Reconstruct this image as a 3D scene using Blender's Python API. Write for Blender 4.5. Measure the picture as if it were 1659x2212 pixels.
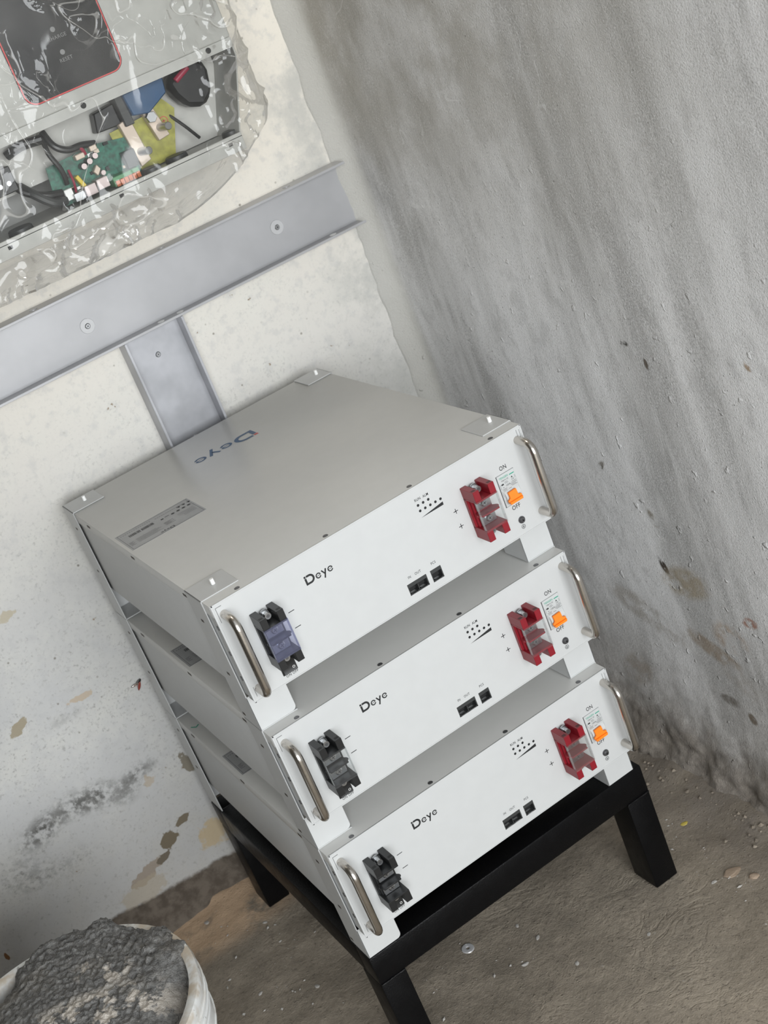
import bpy, bmesh, math, random
from mathutils import Vector, Matrix, noise
for o in list(bpy.data.objects):
    bpy.data.objects.remove(o)
S = bpy.context.scene
COL = S.collection

# ------------------------------------------------------------------ camera
cd = bpy.data.cameras.new('camera')
cam = bpy.data.objects.new('camera', cd)
COL.objects.link(cam)
rx = Vector((0.80965901, -0.47551848, -0.34399776))
ry = Vector((-0.48070729, -0.20104092, -0.8535239))
rz = Vector((0.33670876, 0.85642555, -0.39135979))
m = Matrix((rx, -ry, -rz)).transposed().to_4x4()
m.translation = Vector((-0.33191647, -1.44298437, 1.39438008))
cam.matrix_world = m
cd.sensor_fit = 'HORIZONTAL'
cd.sensor_width = 36.0
cd.lens = 3111.9 * 36.0 / 1659.0
cd.clip_start = 0.05
cd.dof.use_dof = True
cd.dof.focus_distance = 1.72
cd.dof.aperture_fstop = 16.0
S.camera = cam

# ------------------------------------------------------------------ world, lights, exposure
W = bpy.data.worlds.new('world')
S.world = W
W.use_nodes = True
bg = W.node_tree.nodes['Background']
bg.inputs[0].default_value = (0.93, 0.97, 1.0, 1)
bg.inputs[1].default_value = 0.5


def area(name, loc, target, sx, sy, power, color):
    l = bpy.data.lights.new(name, 'AREA')
    l.shape = 'RECTANGLE'
    l.size, l.size_y = sx, sy
    l.energy = power
    l.color = color
    o = bpy.data.objects.new(name, l)
    COL.objects.link(o)
    o.location = loc
    d = Vector(target) - Vector(loc)
    o.rotation_euler = d.to_track_quat('-Z', 'Y').to_euler()
    return o


# warm fill lamp added overhead to lift the lid, cool daylight from the open front
area('overhead_fill', (0.46, 0.36, 2.57), (0.34, 0.36, 0.0), 0.3, 0.45, 3.2, (1.0, 0.92, 0.80))
area('sunlit_yard', (-0.5, -4.2, 1.45), (0.2, 0.6, 0.7), 3.2, 2.0, 152, (0.95, 0.98, 1.0))
S.view_settings.view_transform = 'Standard'
S.view_settings.look = 'None'
S.view_settings.gamma = 1.0
S.view_settings.use_curve_mapping = False
S.view_settings.exposure = 0.57
S.cycles.transparent_max_bounces = 16

# ------------------------------------------------------------------ helpers
rnd = random.Random(7)


def V(*a):
    return Vector(a)


class MB:
    """collects shapes, builds one mesh object"""

    def __init__(s):
        s.v, s.f = [], []

    def add(s, vs, fs):
        n = len(s.v)
        s.v += [tuple(p) for p in vs]
        s.f += [tuple(i + n for i in f) for f in fs]
        return s

    def box(s, x0, x1, y0, y1, z0, z1):
        vs = [(x, y, z) for z in (z0, z1) for y in (y0, y1) for x in (x0, x1)]
        return s.add(vs, [(0, 2, 3, 1), (4, 5, 7, 6), (0, 1, 5, 4), (2, 6, 7, 3), (0, 4, 6, 2), (1, 3, 7, 5)])

    def prism(s, pts, axis, a, b):
        """closed 2D outline pts extruded along axis (0,1,2) from a to b; pts in the remaining axes' order"""
        def mk(p, t):
            q = list(p)
            q.insert(axis, t)
            return tuple(q)
        n = len(pts)
        vs = [mk(p, a) for p in pts] + [mk(p, b) for p in pts]
        fs = [tuple(range(n))[::-1], tuple(range(n, 2 * n))]
        fs += [(i, (i + 1) % n, n + (i + 1) % n, n + i) for i in range(n)]
        return s.add(vs, fs)

    def cyl(s, c0, c1, r0, r1=None, n=16, cap=True):
        c0, c1 = Vector(c0), Vector(c1)
        r1 = r0 if r1 is None else r1
        d = (c1 - c0).normalized()
        u = d.orthogonal().normalized()
        w = d.cross(u)
        vs = []
        for c, r in ((c0, r0), (c1, r1)):
            vs += [c + (u * math.cos(2 * math.pi * i / n) + w * math.sin(2 * math.pi * i / n)) * r for i in range(n)]
        fs = [(i, (i + 1) % n, n + (i + 1) % n, n + i) for i in range(n)]
        if cap:
            fs += [tuple(range(n))[::-1], tuple(range(n, 2 * n))]
        return s.add(vs, fs)

    def tube(s, path, r, n=12, cap=True):
        P = [Vector(p) for p in path]
        rs = r if isinstance(r, (list, tuple)) else [r] * len(P)
        t0 = (P[1] - P[0]).normalized()
        u = t0.orthogonal().normalized()
        vs = []
        for i, p in enumerate(P):
            t = (P[min(i + 1, len(P) - 1)] - P[max(i - 1, 0)]).normalized()
            u = (u - t * u.dot(t)).normalized()
            w = t.cross(u)
            vs += [p + (u * math.cos(2 * math.pi * k / n) + w * math.sin(2 * math.pi * k / n)) * rs[i] for k in range(n)]
        fs = []
        for i in range(len(P) - 1):
            for k in range(n):
                fs.append((i * n + k, i * n + (k + 1) % n, (i + 1) * n + (k + 1) % n, (i + 1) * n + k))
        if cap:
            fs += [tuple(range(n))[::-1], tuple(range((len(P) - 1) * n, len(P) * n))]
        return s.add(vs, fs)

    def lathe(s, prof, c=(0, 0, 0), n=48):
        vs = []
        for r, z in prof:
            vs += [(c[0] + r * math.cos(2 * math.pi * k / n), c[1] + r * math.sin(2 * math.pi * k / n), c[2] + z) for k in range(n)]
        fs = []
        for i in range(len(prof) - 1):
            for k in range(n):
                fs.append((i * n + k, i * n + (k + 1) % n, (i + 1) * n + (k + 1) % n, (i + 1) * n + k))
        return s.add(vs, fs)

    def stroke(s, pts, w, closed=False):
        """flat ribbon in the XZ plane facing -Y"""
        n = len(pts)
        P = [Vector(p) for p in pts]
        ws = w if isinstance(w, (list, tuple)) else [w] * n
        vs = []
        for i, p in enumerate(P):
            a = P[(i - 1) % n] if (closed or i) else p
            b = P[(i + 1) % n] if (closed or i < n - 1) else p
            d1 = (p - a).normalized() if (p - a).length > 1e-9 else (b - p).normalized()
            d2 = (b - p).normalized() if (b - p).length > 1e-9 else d1
            t = (d1 + d2).normalized()
            nn = Vector((-t.y, t.x))
            k = min(1.6, 1 / max(0.4, nn.dot(Vector((-d1.y, d1.x)))))
            nn *= ws[i] / 2 * k
            vs += [(p.x + nn.x, 0, p.y + nn.y), (p.x - nn.x, 0, p.y - nn.y)]
        fs = []
        for i in range(n if closed else n - 1):
            j = (i + 1) % n
            fs.append((2 * i, 2 * i + 1, 2 * j + 1, 2 * j))
        return s.add(vs, fs)

    def xf(s, M):
        s.v = [tuple(M @ Vector(p)) for p in s.v]
        return s

    def build(s, name, mat, parent=None, bevel=0.0, segs=2, smooth=35, loc=None):
        me = bpy.data.meshes.new(name)
        me.from_pydata(s.v, [], s.f)
        me.validate()
        bm = bmesh.new()
        bm.from_mesh(me)
        bmesh.ops.recalc_face_normals(bm, faces=bm.faces)
        if bevel:
            ed = [e for e in bm.edges if len(e.link_faces) == 2 and e.calc_face_angle(0) > 0.6]
            bmesh.ops.bevel(bm, geom=ed, offset=bevel, segments=segs, affect='EDGES', profile=0.5, clamp_overlap=True)
        bm.to_mesh(me)
        bm.free()
        if smooth:
            me.shade_smooth()
            me.set_sharp_from_angle(angle=math.radians(smooth))
        me.materials.append(mat)
        o = bpy.data.objects.new(name, me)
        COL.objects.link(o)
        if parent:
            o.parent = parent
        if loc:
            o.location = loc
        return o


def empty(name, loc, label, cat, group=None, rz_=0):
    o = bpy.data.objects.new(name, None)
    o.empty_display_size = 0.05
    COL.objects.link(o)
    o.location = loc
    o.rotation_euler = (0, 0, rz_)
    return tag(o, label, cat, group)


def tag(o, label=None, cat=None, group=None, kind=None):
    if label: o['label'] = label
    if cat: o['category'] = cat
    if group: o['group'] = group
    if kind: o['kind'] = kind
    return o


def copy_tree(o, parent=None):
    c = o.copy()
    COL.objects.link(c)
    c.parent = parent
    for ch in list(KIDS.get(o.name, o.children)):
        copy_tree(ch, c)
    return c


KIDS = {}


def text(body, size, name='txt', align='CENTER', bold=0.0, shear=0.0):
    """flat text mesh data in XZ plane facing -Y, as (verts, faces)"""
    cu = bpy.data.curves.new(name, 'FONT')
    cu.body = body
    cu.size = size
    cu.align_x = align
    cu.align_y = 'CENTER'
    cu.offset = bold
    cu.shear = shear
    cu.resolution_u = 3
    cu.space_character = 1.08
    o = bpy.data.objects.new(name, cu)
    COL.objects.link(o)
    bpy.context.view_layer.update()
    dg = bpy.context.evaluated_depsgraph_get()
    me = bpy.data.meshes.new_from_object(o.evaluated_get(dg))
    vs = [(v.co.x, 0.0, v.co.y) for v in me.vertices]
    fs = [tuple(p.vertices) for p in me.polygons]
    bpy.data.objects.remove(o)
    bpy.data.curves.remove(cu)
    bpy.data.meshes.remove(me)
    return vs, fs


def put(mb, vf, x, y, z, sx=1.0, sz=1.0):
    vs, fs = vf
    mb.add([(x + a * sx, y + b, z + c * sz) for a, b, c in vs], fs)


# ------------------------------------------------------------------ node helper
class G:
    def __init__(s, name):
        s.m = bpy.data.materials.new(name)
        s.m.use_nodes = True
        s.t = s.m.node_tree
        s.b = s.t.nodes['Principled BSDF']
        s._pos = None

    def n(s, typ, **kw):
        nd = s.t.nodes.new(typ)
        for k, v in kw.items():
            setattr(nd, k, v)
        return nd

    def setin(s, sock, v):
        if hasattr(v, 'is_output') or isinstance(v, bpy.types.NodeSocket):
            s.t.links.new(v, sock)
        elif isinstance(v, (tuple, list)) and len(v) == 3 and sock.type == 'RGBA':
            sock.default_value = (*v, 1)
        else:
            sock.default_value = v

    def pos(s):
        if s._pos is None:
            s._pos = s.n('ShaderNodeTexCoord').outputs['Object']
        return s._pos

    def math(s, op, a, b=0.0, c=None, clamp=False):
        nd = s.n('ShaderNodeMath', operation=op, use_clamp=clamp)
        s.setin(nd.inputs[0], a)
        s.setin(nd.inputs[1], b)
        if c is not None:
            s.setin(nd.inputs[2], c)
        return nd.outputs[0]

    def sep(s, v=None):
        nd = s.n('ShaderNodeSeparateXYZ')
        s.setin(nd.inputs[0], v if v is not None else s.pos())
        return nd.outputs

    def mapping(s, loc=(0, 0, 0), scale=(1, 1, 1), rot=(0, 0, 0), v=None):
        nd = s.n('ShaderNodeMapping')
        s.setin(nd.inputs['Vector'], v if v is not None else s.pos())
        nd.inputs['Location'].default_value = loc
        nd.inputs['Rotation'].default_value = rot
        nd.inputs['Scale'].default_value = scale
        return nd.outputs[0]

    def noise(s, scale, detail=4, rough=0.55, v=None, dist=0.0, col=False):
        nd = s.n('ShaderNodeTexNoise')
        s.setin(nd.inputs['Vector'], v if v is not None else s.pos())
        nd.inputs['Scale'].default_value = scale
        nd.inputs['Detail'].default_value = detail
        nd.inputs['Roughness'].default_value = rough
        nd.inputs['Distortion'].default_value = dist
        return nd.outputs['Color' if col else 'Fac']

    def vor(s, scale, v=None, feature='F1', rand=1.0):
        nd = s.n('ShaderNodeTexVoronoi', feature=feature)
        s.setin(nd.inputs['Vector'], v if v is not None else s.pos())
        nd.inputs['Scale'].default_value = scale
        nd.inputs['Randomness'].default_value = rand
        return nd.outputs['Distance']

    def step(s, x, a, b, o0=0.0, o1=1.0):
        nd = s.n('ShaderNodeMapRange', interpolation_type='SMOOTHSTEP')
        s.setin(nd.inputs[0], x)
        nd.inputs[1].default_value = a
        nd.inputs[2].default_value = b
        nd.inputs[3].default_value = o0
        nd.inputs[4].default_value = o1
        return nd.outputs[0]

    def mix(s, f, a, b, mode='MIX'):
        nd = s.n('ShaderNodeMix', data_type='RGBA', blend_type=mode)
        s.setin(nd.inputs[0], f)
        s.setin(nd.inputs[6], a)
        s.setin(nd.inputs[7], b)
        return nd.outputs[2]

    def blob(s, c, r, ang=0.0, ax=(0, 2), inner=0.0):
        """soft ellipse mask around a point in the plane of two axes"""
        if ax == (0, 2):
            mp = s.mapping(rot=(0, ang, 0), scale=(1, 1, 1), v=s.mapping(loc=(-c[0], 0, -c[1])))
            o = s.sep(mp)
            a, b = o[0], o[2]
        elif ax == (1, 2):
            mp = s.mapping(rot=(ang, 0, 0), v=s.mapping(loc=(0, -c[0], -c[1])))
            o = s.sep(mp)
            a, b = o[1], o[2]
        else:
            mp = s.mapping(rot=(0, 0, ang), v=s.mapping(loc=(-c[0], -c[1], 0)))
            o = s.sep(mp)
            a, b = o[0], o[1]
        a = s.math('POWER', s.math('ABSOLUTE', s.math('DIVIDE', a, r[0])), 2.0)
        b = s.math('POWER', s.math('ABSOLUTE', s.math('DIVIDE', b, r[1])), 2.0)
        return s.step(s.math('SQRT', s.math('ADD', a, b)), 1.0, inner)

    def bump(s, h, strength, dist=0.001, prev=None):
        nd = s.n('ShaderNodeBump')
        nd.inputs['Strength'].default_value = strength
        nd.inputs['Distance'].default_value = dist
        s.setin(nd.inputs['Height'], h)
        if prev is not None:
            s.t.links.new(prev, nd.inputs['Normal'])
        return nd.outputs[0]

    def out(s, color=None, rough=None, metal=None, normal=None, **kw):
        if color is not None: s.setin(s.b.inputs['Base Color'], color)
        if rough is not None: s.setin(s.b.inputs['Roughness'], rough)
        if metal is not None: s.setin(s.b.inputs['Metallic'], metal)
        if normal is not None: s.t.links.new(normal, s.b.inputs['Normal'])
        for k, v in kw.items():
            s.setin(s.b.inputs[k], v)
        return s.m


def plain(name, col, rough=0.5, metal=0.0, bump=0.0, bscale=800, var=0.06, vscale=40, **kw):
    g = G(name)
    nz = g.noise(vscale, 3)
    c = g.mix(g.step(nz, 0.3, 0.7), tuple(x * (1 - var) for x in col), tuple(min(1, x * (1 + var)) for x in col))
    nrm = g.bump(g.noise(bscale, 2), bump, 0.0004) if bump else None
    return g.out(c, rough, metal, nrm, **kw)


def clear_film(name, haze=0.05, hazefn=None, base_refl=0.06, refl=0.9, rough=0.06, tint=(0.95, 0.96, 0.96), hcol=(0.8, 0.8, 0.8), bump=None):
    """thin clear plastic: see-through, reflects at its own angle, a little milky"""
    g = G(name)
    t = g.t
    tr = g.n('ShaderNodeBsdfTransparent')
    tr.inputs[0].default_value = (*tint, 1)
    gl = g.n('ShaderNodeBsdfGlossy')
    gl.inputs['Roughness'].default_value = rough
    gl.inputs['Color'].default_value = (1, 1, 1, 1)
    df = g.n('ShaderNodeBsdfDiffuse')
    df.inputs[0].default_value = (*hcol, 1)
    lw = g.n('ShaderNodeLayerWeight')
    lw.inputs['Blend'].default_value = 0.35
    fac = g.math('ADD', g.math('MULTIPLY', lw.outputs['Fresnel'], refl), base_refl, clamp=True)
    if bump:
        nrm = bump(g)
        t.links.new(nrm, gl.inputs['Normal'])
        t.links.new(nrm, lw.inputs['Normal'])
    m1 = g.n('ShaderNodeMixShader')
    m1.inputs[0].default_value = haze
    if hazefn:
        t.links.new(hazefn(g), m1.inputs[0])
    t.links.new(tr.outputs[0], m1.inputs[1])
    t.links.new(df.outputs[0], m1.inputs[2])
    m2 = g.n('ShaderNodeMixShader')
    t.links.new(fac, m2.inputs[0])
    t.links.new(m1.outputs[0], m2.inputs[1])
    t.links.new(gl.outputs[0], m2.inputs[2])
    t.links.new(m2.outputs[0], t.nodes['Material Output'].inputs[0])
    t.nodes.remove(g.b)
    return g.m


M = {}
M['white'] = plain('white_powder_coat', (0.52, 0.527, 0.523), 0.42, bump=0.12, bscale=1500, var=0.012)
M['lid'] = plain('lid_powder_coat', (0.53, 0.527, 0.507), 0.33, bump=0.15, bscale=1500, var=0.012, **{'Specular IOR Level': 0.85})
M['print'] = plain('black_print', (0.012, 0.013, 0.014), 0.5)
M['blue'] = plain('blue_print', (0.02, 0.075, 0.17), 0.45)
M['redprint'] = plain('red_print', (0.55, 0.06, 0.05), 0.45)
M['green'] = plain('green_print', (0.03, 0.30, 0.20), 0.5)
M['greyprint'] = plain('grey_print', (0.16, 0.16, 0.165), 0.5)
M['label'] = plain('silver_label', (0.36, 0.365, 0.37), 0.4, metal=0.25)
M['steel'] = plain('brushed_steel', (0.56, 0.53, 0.49), 0.24, metal=1.0, bump=0.2, bscale=900)
M['screw'] = plain('zinc_screw', (0.50, 0.51, 0.52), 0.3, metal=1.0)
M['dkscrew'] = plain('dark_screw', (0.16, 0.16, 0.165), 0.4, metal=0.8)
M['slot'] = plain('slot_shadow_brown', (0.05, 0.04, 0.03), 0.6)
M['red'] = plain('red_plastic', (0.22, 0.008, 0.016), 0.38, bump=0.1)
M['reddk'] = plain('red_slot_shade', (0.06, 0.004, 0.006), 0.5)
M['black'] = plain('black_plastic', (0.013, 0.0135, 0.014), 0.36, bump=0.1)
M['blackmatt'] = plain('matt_black', (0.006, 0.006, 0.006), 0.6)
M['char'] = plain('charcoal_plastic', (0.035, 0.037, 0.037), 0.45)
M['orange'] = plain('orange_plastic', (0.95, 0.22, 0.012), 0.4)
M['breaker'] = plain('breaker_plastic', (0.50, 0.515, 0.51), 0.35)
M['grey'] = plain('grey_gap', (0.20, 0.20, 0.20), 0.6)
M['pin'] = plain('nylon_pin', (0.86, 0.86, 0.84), 0.4)
M['alu'] = plain('pale_trunking_metal', (0.41, 0.41, 0.42), 0.38, metal=0.25, bump=0.1, vscale=14, var=0.05)
M['alu2'] = plain('zinc_trunking_metal', (0.41, 0.414, 0.435), 0.36, metal=0.35, bump=0.1, vscale=18, var=0.12)
M['inv'] = plain('inverter_white', (0.40, 0.40, 0.378), 0.42, bump=0.1)
M['invin'] = plain('inverter_inside', (0.46, 0.455, 0.43), 0.5)
M['invdk'] = plain('inverter_back_grey', (0.30, 0.30, 0.29), 0.5)
M['glassblk'] = plain('black_display', (0.008, 0.008, 0.008), 0.22)
M['trimred'] = plain('red_trim', (0.50, 0.045, 0.045), 0.4)
M['pcb'] = plain('green_circuit_board', (0.010, 0.10, 0.065), 0.35, var=0.5, vscale=160)
M['pcby'] = plain('yellow_green_board', (0.30, 0.29, 0.05), 0.4, var=0.2, vscale=90)
M['tan'] = plain('tinned_busbar', (0.55, 0.46, 0.38), 0.4, metal=0.3)
M['bluerelay'] = plain('blue_relay', (0.02, 0.07, 0.16), 0.35)
M['cap'] = plain('capacitor_top', (0.55, 0.46, 0.45), 0.35, metal=0.4)
M['yellow'] = plain('yellow_plastic', (0.65, 0.50, 0.05), 0.4)
M['terminal_orange'] = plain('terminal_orange', (0.55, 0.13, 0.03), 0.4)
M['terminal_green'] = plain('terminal_green', (0.10, 0.27, 0.13), 0.4)
M['wirered'] = plain('red_wire', (0.28, 0.02, 0.05), 0.4)
M['clear'] = clear_film('clear_cover', haze=0.015, base_refl=0.0, refl=0.3, rough=0.08, hcol=(0.75, 0.75, 0.78))
M['clearblue'] = clear_film('clear_cover_with_protective_film', haze=0.16, base_refl=0.0, refl=0.35, rough=0.10, tint=(0.88, 0.89, 0.97), hcol=(0.22, 0.23, 0.33))
M['washer'] = clear_film('clear_washer', haze=0.45, base_refl=0.08, rough=0.2, hcol=(0.86, 0.86, 0.87))

# bump for the black hammered stand paint
g = G('black_stand_paint')
hb = g.noise(420, 3, 0.6)
sc = g.math('MULTIPLY', g.step(g.noise(300, 4, 0.7), 0.70, 0.76), g.step(g.noise(9, 2), 0.56, 0.70))
M['stand'] = g.out(g.mix(sc, (0.0028, 0.0028, 0.0032), (0.30, 0.30, 0.29)), g.math('ADD', g.math('MULTIPLY', g.noise(60, 3), 0.25), 0.26), 0.0, g.bump(hb, 0.5, 0.0008), **{'Specular IOR Level': 0.16})

# --- back wall: white plaster, mould, bare mortar at the foot
g = G('white_plaster_wall')
o = g.sep()
X, Z = o[0], o[2]
n1 = g.noise(2.2, 5, 0.6)
n2 = g.noise(11, 6, 0.65)
n3 = g.noise(55, 5, 0.6)
n4 = g.noise(240, 3, 0.6)
c = g.mix(g.step(Z, 0.45, 1.15), (0.53, 0.53, 0.525), (0.76, 0.715, 0.635))  # upper wall tinted paler and warmer, painting in warm light from above
c = g.mix(g.step(n2, 0.38, 0.72, 0, 0.55), c, (0.66, 0.65, 0.60))
c = g.mix(g.step(n3, 0.50, 0.68, 0, 0.35), c, (0.47, 0.47, 0.465))
c = g.mix(g.math('MULTIPLY', g.step(n4, 0.53, 0.68), g.math('MULTIPLY', g.step(n2, 0.35, 0.65, 0.15, 0.6), g.step(Z, 1.1, 0.3, 0.22, 0.9))), c, (0.34, 0.335, 0.325))
n6 = g.noise(120, 4, 0.7)
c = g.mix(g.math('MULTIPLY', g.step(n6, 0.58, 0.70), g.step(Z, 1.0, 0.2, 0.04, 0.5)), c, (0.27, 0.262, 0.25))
# darker, mottled tone towards the bottom
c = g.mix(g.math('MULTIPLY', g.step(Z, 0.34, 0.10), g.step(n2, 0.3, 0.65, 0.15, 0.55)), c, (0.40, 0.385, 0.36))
# mould blotches
for (cx, cz, ra, rb, an, k) in ((-0.248, 0.285, 0.055, 0.034, 0.2, 1.0), (-0.186, 0.292, 0.07, 0.032, -0.1, 0.85),
                                (-0.150, 0.284, 0.05, 0.034, 0, 0.8), (-0.080, 0.282, 0.055, 0.022, 0.1, 0.75), (-0.11, 0.265, 0.04, 0.03, 0.1, 0.6),
                                (-0.14, 0.430, 0.05, 0.013, 0, 0.25), (-0.30, 0.24, 0.06, 0.05, 0, 0.35), (-0.26, 0.21, 0.09, 0.03, 0, 0.3)):
    mk = g.math('MULTIPLY', g.blob((cx, cz), (ra, rb), an), g.step(g.math('ADD', g.math('MULTIPLY', n3, 0.45), g.math('MULTIPLY', n6, 0.55)), 0.40, 0.57))
    c = g.mix(g.math('MULTIPLY', mk, k), c, (0.085, 0.083, 0.075))
# ochre scuffs, peeled patches
for (cx, cz, ra, rb, an, col, k, lo, hi) in ((-0.105, 0.447, 0.04, 0.009, -0.1, (0.50, 0.40, 0.29), 0.8, 0.45, 0.55), (-0.202, 0.456, 0.03, 0.012, 0.5, (0.33, 0.28, 0.19), 0.9, 0.47, 0.55),
                                             (-0.082, 0.148, 0.026, 0.019, 0.5, (0.17, 0.14, 0.095), 1, 0.36, 0.43), (-0.05, 0.166, 0.030, 0.008, 0.35, (0.18, 0.15, 0.105), 1, 0.38, 0.46), (-0.14, 0.118, 0.05, 0.018, 0.3, (0.30, 0.24, 0.18), .8, .44, .54),
                                             (-0.105, 0.125, 0.02, 0.009, 0.3, (0.16, 0.135, 0.10), 1, 0.45, 0.52), (0.0, 0.25, 0.012, 0.03, 0.2, (0.19, 0.165, 0.12), .9, 0.4, 0.5),
                                             (-0.018, 0.112, 0.04, 0.035, 0.2, (0.52, 0.39, 0.20), 0.7, 0.25, 0.6), (-0.142, 0.621, 0.03, 0.012, 0.3, (0.47, 0.42, 0.32), 0.9, 0.40, 0.5),
                                             (-.385, .130, .005, .011, 0.1, (0.20, 0.10, 0.04), 1, .36, .44), (-0.16, 0.09, 0.06, 0.03, 0.2, (0.42, 0.36, 0.27), 0.6, 0.4, 0.6), (-0.07, 0.26, 0.02, 0.02, 0, (0.45, 0.36, 0.25), .6, .45, .6)):
    mk = g.step(g.math('ADD', g.blob((cx, cz), (ra * 1.25, rb * 1.35), an), g.math('MULTIPLY', g.math('SUBTRACT', g.math('ADD', g.math('MULTIPLY', n3, 0.55), g.math('MULTIPLY', n2, 0.45)), 0.5), 3.0)), .44 + max(-.05, (lo - .4) * .8), .52 + max(-.05, (lo - .4) * .8) + (hi - lo) * .6)
    c = g.mix(g.math('MULTIPLY', mk, k), c, col)
# dirt specks
vs_ = g.math('MULTIPLY', g.step(g.vor(38), 0.10, 0.04), g.step(g.noise(7, 2), 0.46, 0.60))
c = g.mix(g.math('MULTIPLY', vs_, 0.75), c, (0.17, 0.15, 0.12))
# smear of darker plaster over the corner and along the ceiling side
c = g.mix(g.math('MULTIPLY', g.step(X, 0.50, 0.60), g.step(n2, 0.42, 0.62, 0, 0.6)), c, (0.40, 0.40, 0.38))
# bare mortar strip at the foot
edge = g.math('SUBTRACT', g.math('ADD', Z, g.math('MULTIPLY', g.math('SUBTRACT', n2, 0.5), 0.035)), g.math('MULTIPLY', X, -0.085))
foot = g.step(edge, 0.066, 0.058)
c = g.mix(foot, c, g.mix(g.step(n3, 0.35, 0.65), (0.085, 0.068, 0.052), (0.15, 0.125, 0.10)))
h = g.math('ADD', g.math('MULTIPLY', n3, 0.6), g.math('MULTIPLY', n4, 0.35))
h = g.math('SUBTRACT', h, g.math('MULTIPLY', foot, 0.8))
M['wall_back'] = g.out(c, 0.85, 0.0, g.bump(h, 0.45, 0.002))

# --- right wall: raw grey render with trowel streaks
g = G('grey_render_wall')
o = g.sep()
Y, Z = o[1], o[2]
st = g.noise(1.0, 4, 0.55, v=g.mapping(scale=(1, 5.5, 1.1)), dist=0.4)
st2 = g.noise(1.0, 4, 0.6, v=g.mapping(scale=(1, 24, 3.2)), dist=0.6)
n2 = g.noise(8, 6, 0.62)
n3 = g.noise(60, 5, 0.62)
n4 = g.noise(380, 3, 0.7)
n5 = g.noise(26, 5, 0.6, v=g.mapping(scale=(1, 1.25, 0.8)))
c = g.mix(g.step(st, 0.34, 0.66), (0.62, 0.616, 0.61), (0.86, 0.858, 0.86))
# dark grain gathered in soft vertical bands
band = g.math('MULTIPLY', g.step(st2, 0.40, 0.60), g.step(st, 0.60, 0.40, 0.15, 1.0))
c = g.mix(g.math('MULTIPLY', band, g.step(n4, 0.36, 0.60, 0.2, 0.9)), c, (0.42, 0.416, 0.41))
c = g.mix(g.step(n5, 0.50, 0.70, 0, 0.35), c, (0.40, 0.395, 0.39))
up = g.step(Z, 0.75, 1.2)
c = g.mix(g.math('MULTIPLY', g.math('MULTIPLY', up, g.step(Y, -0.6, 0.3)), g.step(n2, 0.3, 0.6, 0.4, 0.9)), c, (0.38, 0.36, 0.32))  # top painted darker to offset the overhead lamp, besides its darker grain
c = g.mix(g.step(n4, 0.54, 0.70, 0, 0.45), c, (0.30, 0.297, 0.29))
c = g.mix(g.step(n4, 0.42, 0.30, 0, 0.5), c, (0.88, 0.88, 0.88))
pit = g.math('MULTIPLY', g.step(g.vor(75), 0.10, 0.05), g.step(g.noise(13, 2), 0.52, 0.62))
c = g.mix(g.math('MULTIPLY', pit, 0.7), c, (0.16, 0.15, 0.14))
# hairline scratches in the skim
scr = g.math('ABSOLUTE', g.math('SUBTRACT', g.noise(5, 2, 0.5, v=g.mapping(scale=(1, 1, 1), rot=(0.7, 0, 0)), dist=1.5), 0.5))
c = g.mix(g.math('MULTIPLY', g.step(scr, 0.008, 0.002), g.step(g.noise(11, 2), 0.50, 0.62, 0, 0.4)), c, (0.82, 0.82, 0.81))
# stains
for (cy, cz, ra, rb, an, col, k, lo) in ((0.265, 0.155, 0.06, 0.036, 0.5, (0.22, 0.16, 0.10), 0.6, 0.42), (0.11, 0.388, 0.010, 0.019, 0.5, (0.06, 0.045, 0.035), 1, 0.36), (0.07, 0.37, 0.07, 0.035, 0.2, (0.36, 0.30, 0.21), 0.8, 0.38),
                                     (0.041, 0.748, 0.013, 0.006, 0.1, (0.07, 0.065, 0.055), 1, 0.40), (0.006, 0.723, 0.005, 0.011, 0.1, (0.14, 0.12, 0.10), 1, 0.34), (0.19, 0.535, 0.022, 0.008, 0.8, (0.22, 0.20, 0.17), 0.9, 0.42), (0.10, 0.47, 0.012, 0.020, 0.4, (0.30, 0.27, 0.22), 0.9, 0.42),
                                     (0.003, 0.160, 0.010, 0.014, 0.6, (0.09, 0.055, 0.02), 1, 0.34), (0.045, 0.175, 0.03, 0.012, 0, (0.09, 0.075, 0.055), .9, 0.45), (0.0, 0.30, 0.05, 0.035, 0.2, (0.36, 0.24, 0.14), 0.7, 0.42),
                                     (-0.05, 0.34, 0.022, 0.012, 0.2, (0.34, 0.14, 0.08), 0.8, 0.42), (0.05, 0.26, 0.09, 0.022, -0.35, (0.30, 0.23, 0.16), 0.75, 0.40), (-0.03, 0.215, 0.10, 0.03, -0.2, (0.24, 0.20, 0.16), 0.6, 0.42),
                                     (-0.06, 0.10, 0.05, 0.04, 0, (0.28, 0.19, 0.11), 0.6, 0.40), (0.19, 0.28, 0.12, 0.035, -0.3, (0.31, 0.275, 0.23), 0.6, 0.40), (-0.19, 0.745, 0.01, 0.01, 0, (0.35, 0.25, 0.16), .9, .4)):
    mk = g.math('MULTIPLY', g.step(g.blob((cy, cz), (ra * 1.2, rb * 1.2), an, (1, 2)), 0.1, 0.6), g.step(n3 if ra < 0.03 else g.math('ADD', g.math('MULTIPLY', n2, 0.6), g.math('MULTIPLY', n3, 0.4)), lo, lo + 0.16))
    c = g.mix(g.math('MULTIPLY', mk, k), c, col)
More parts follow.
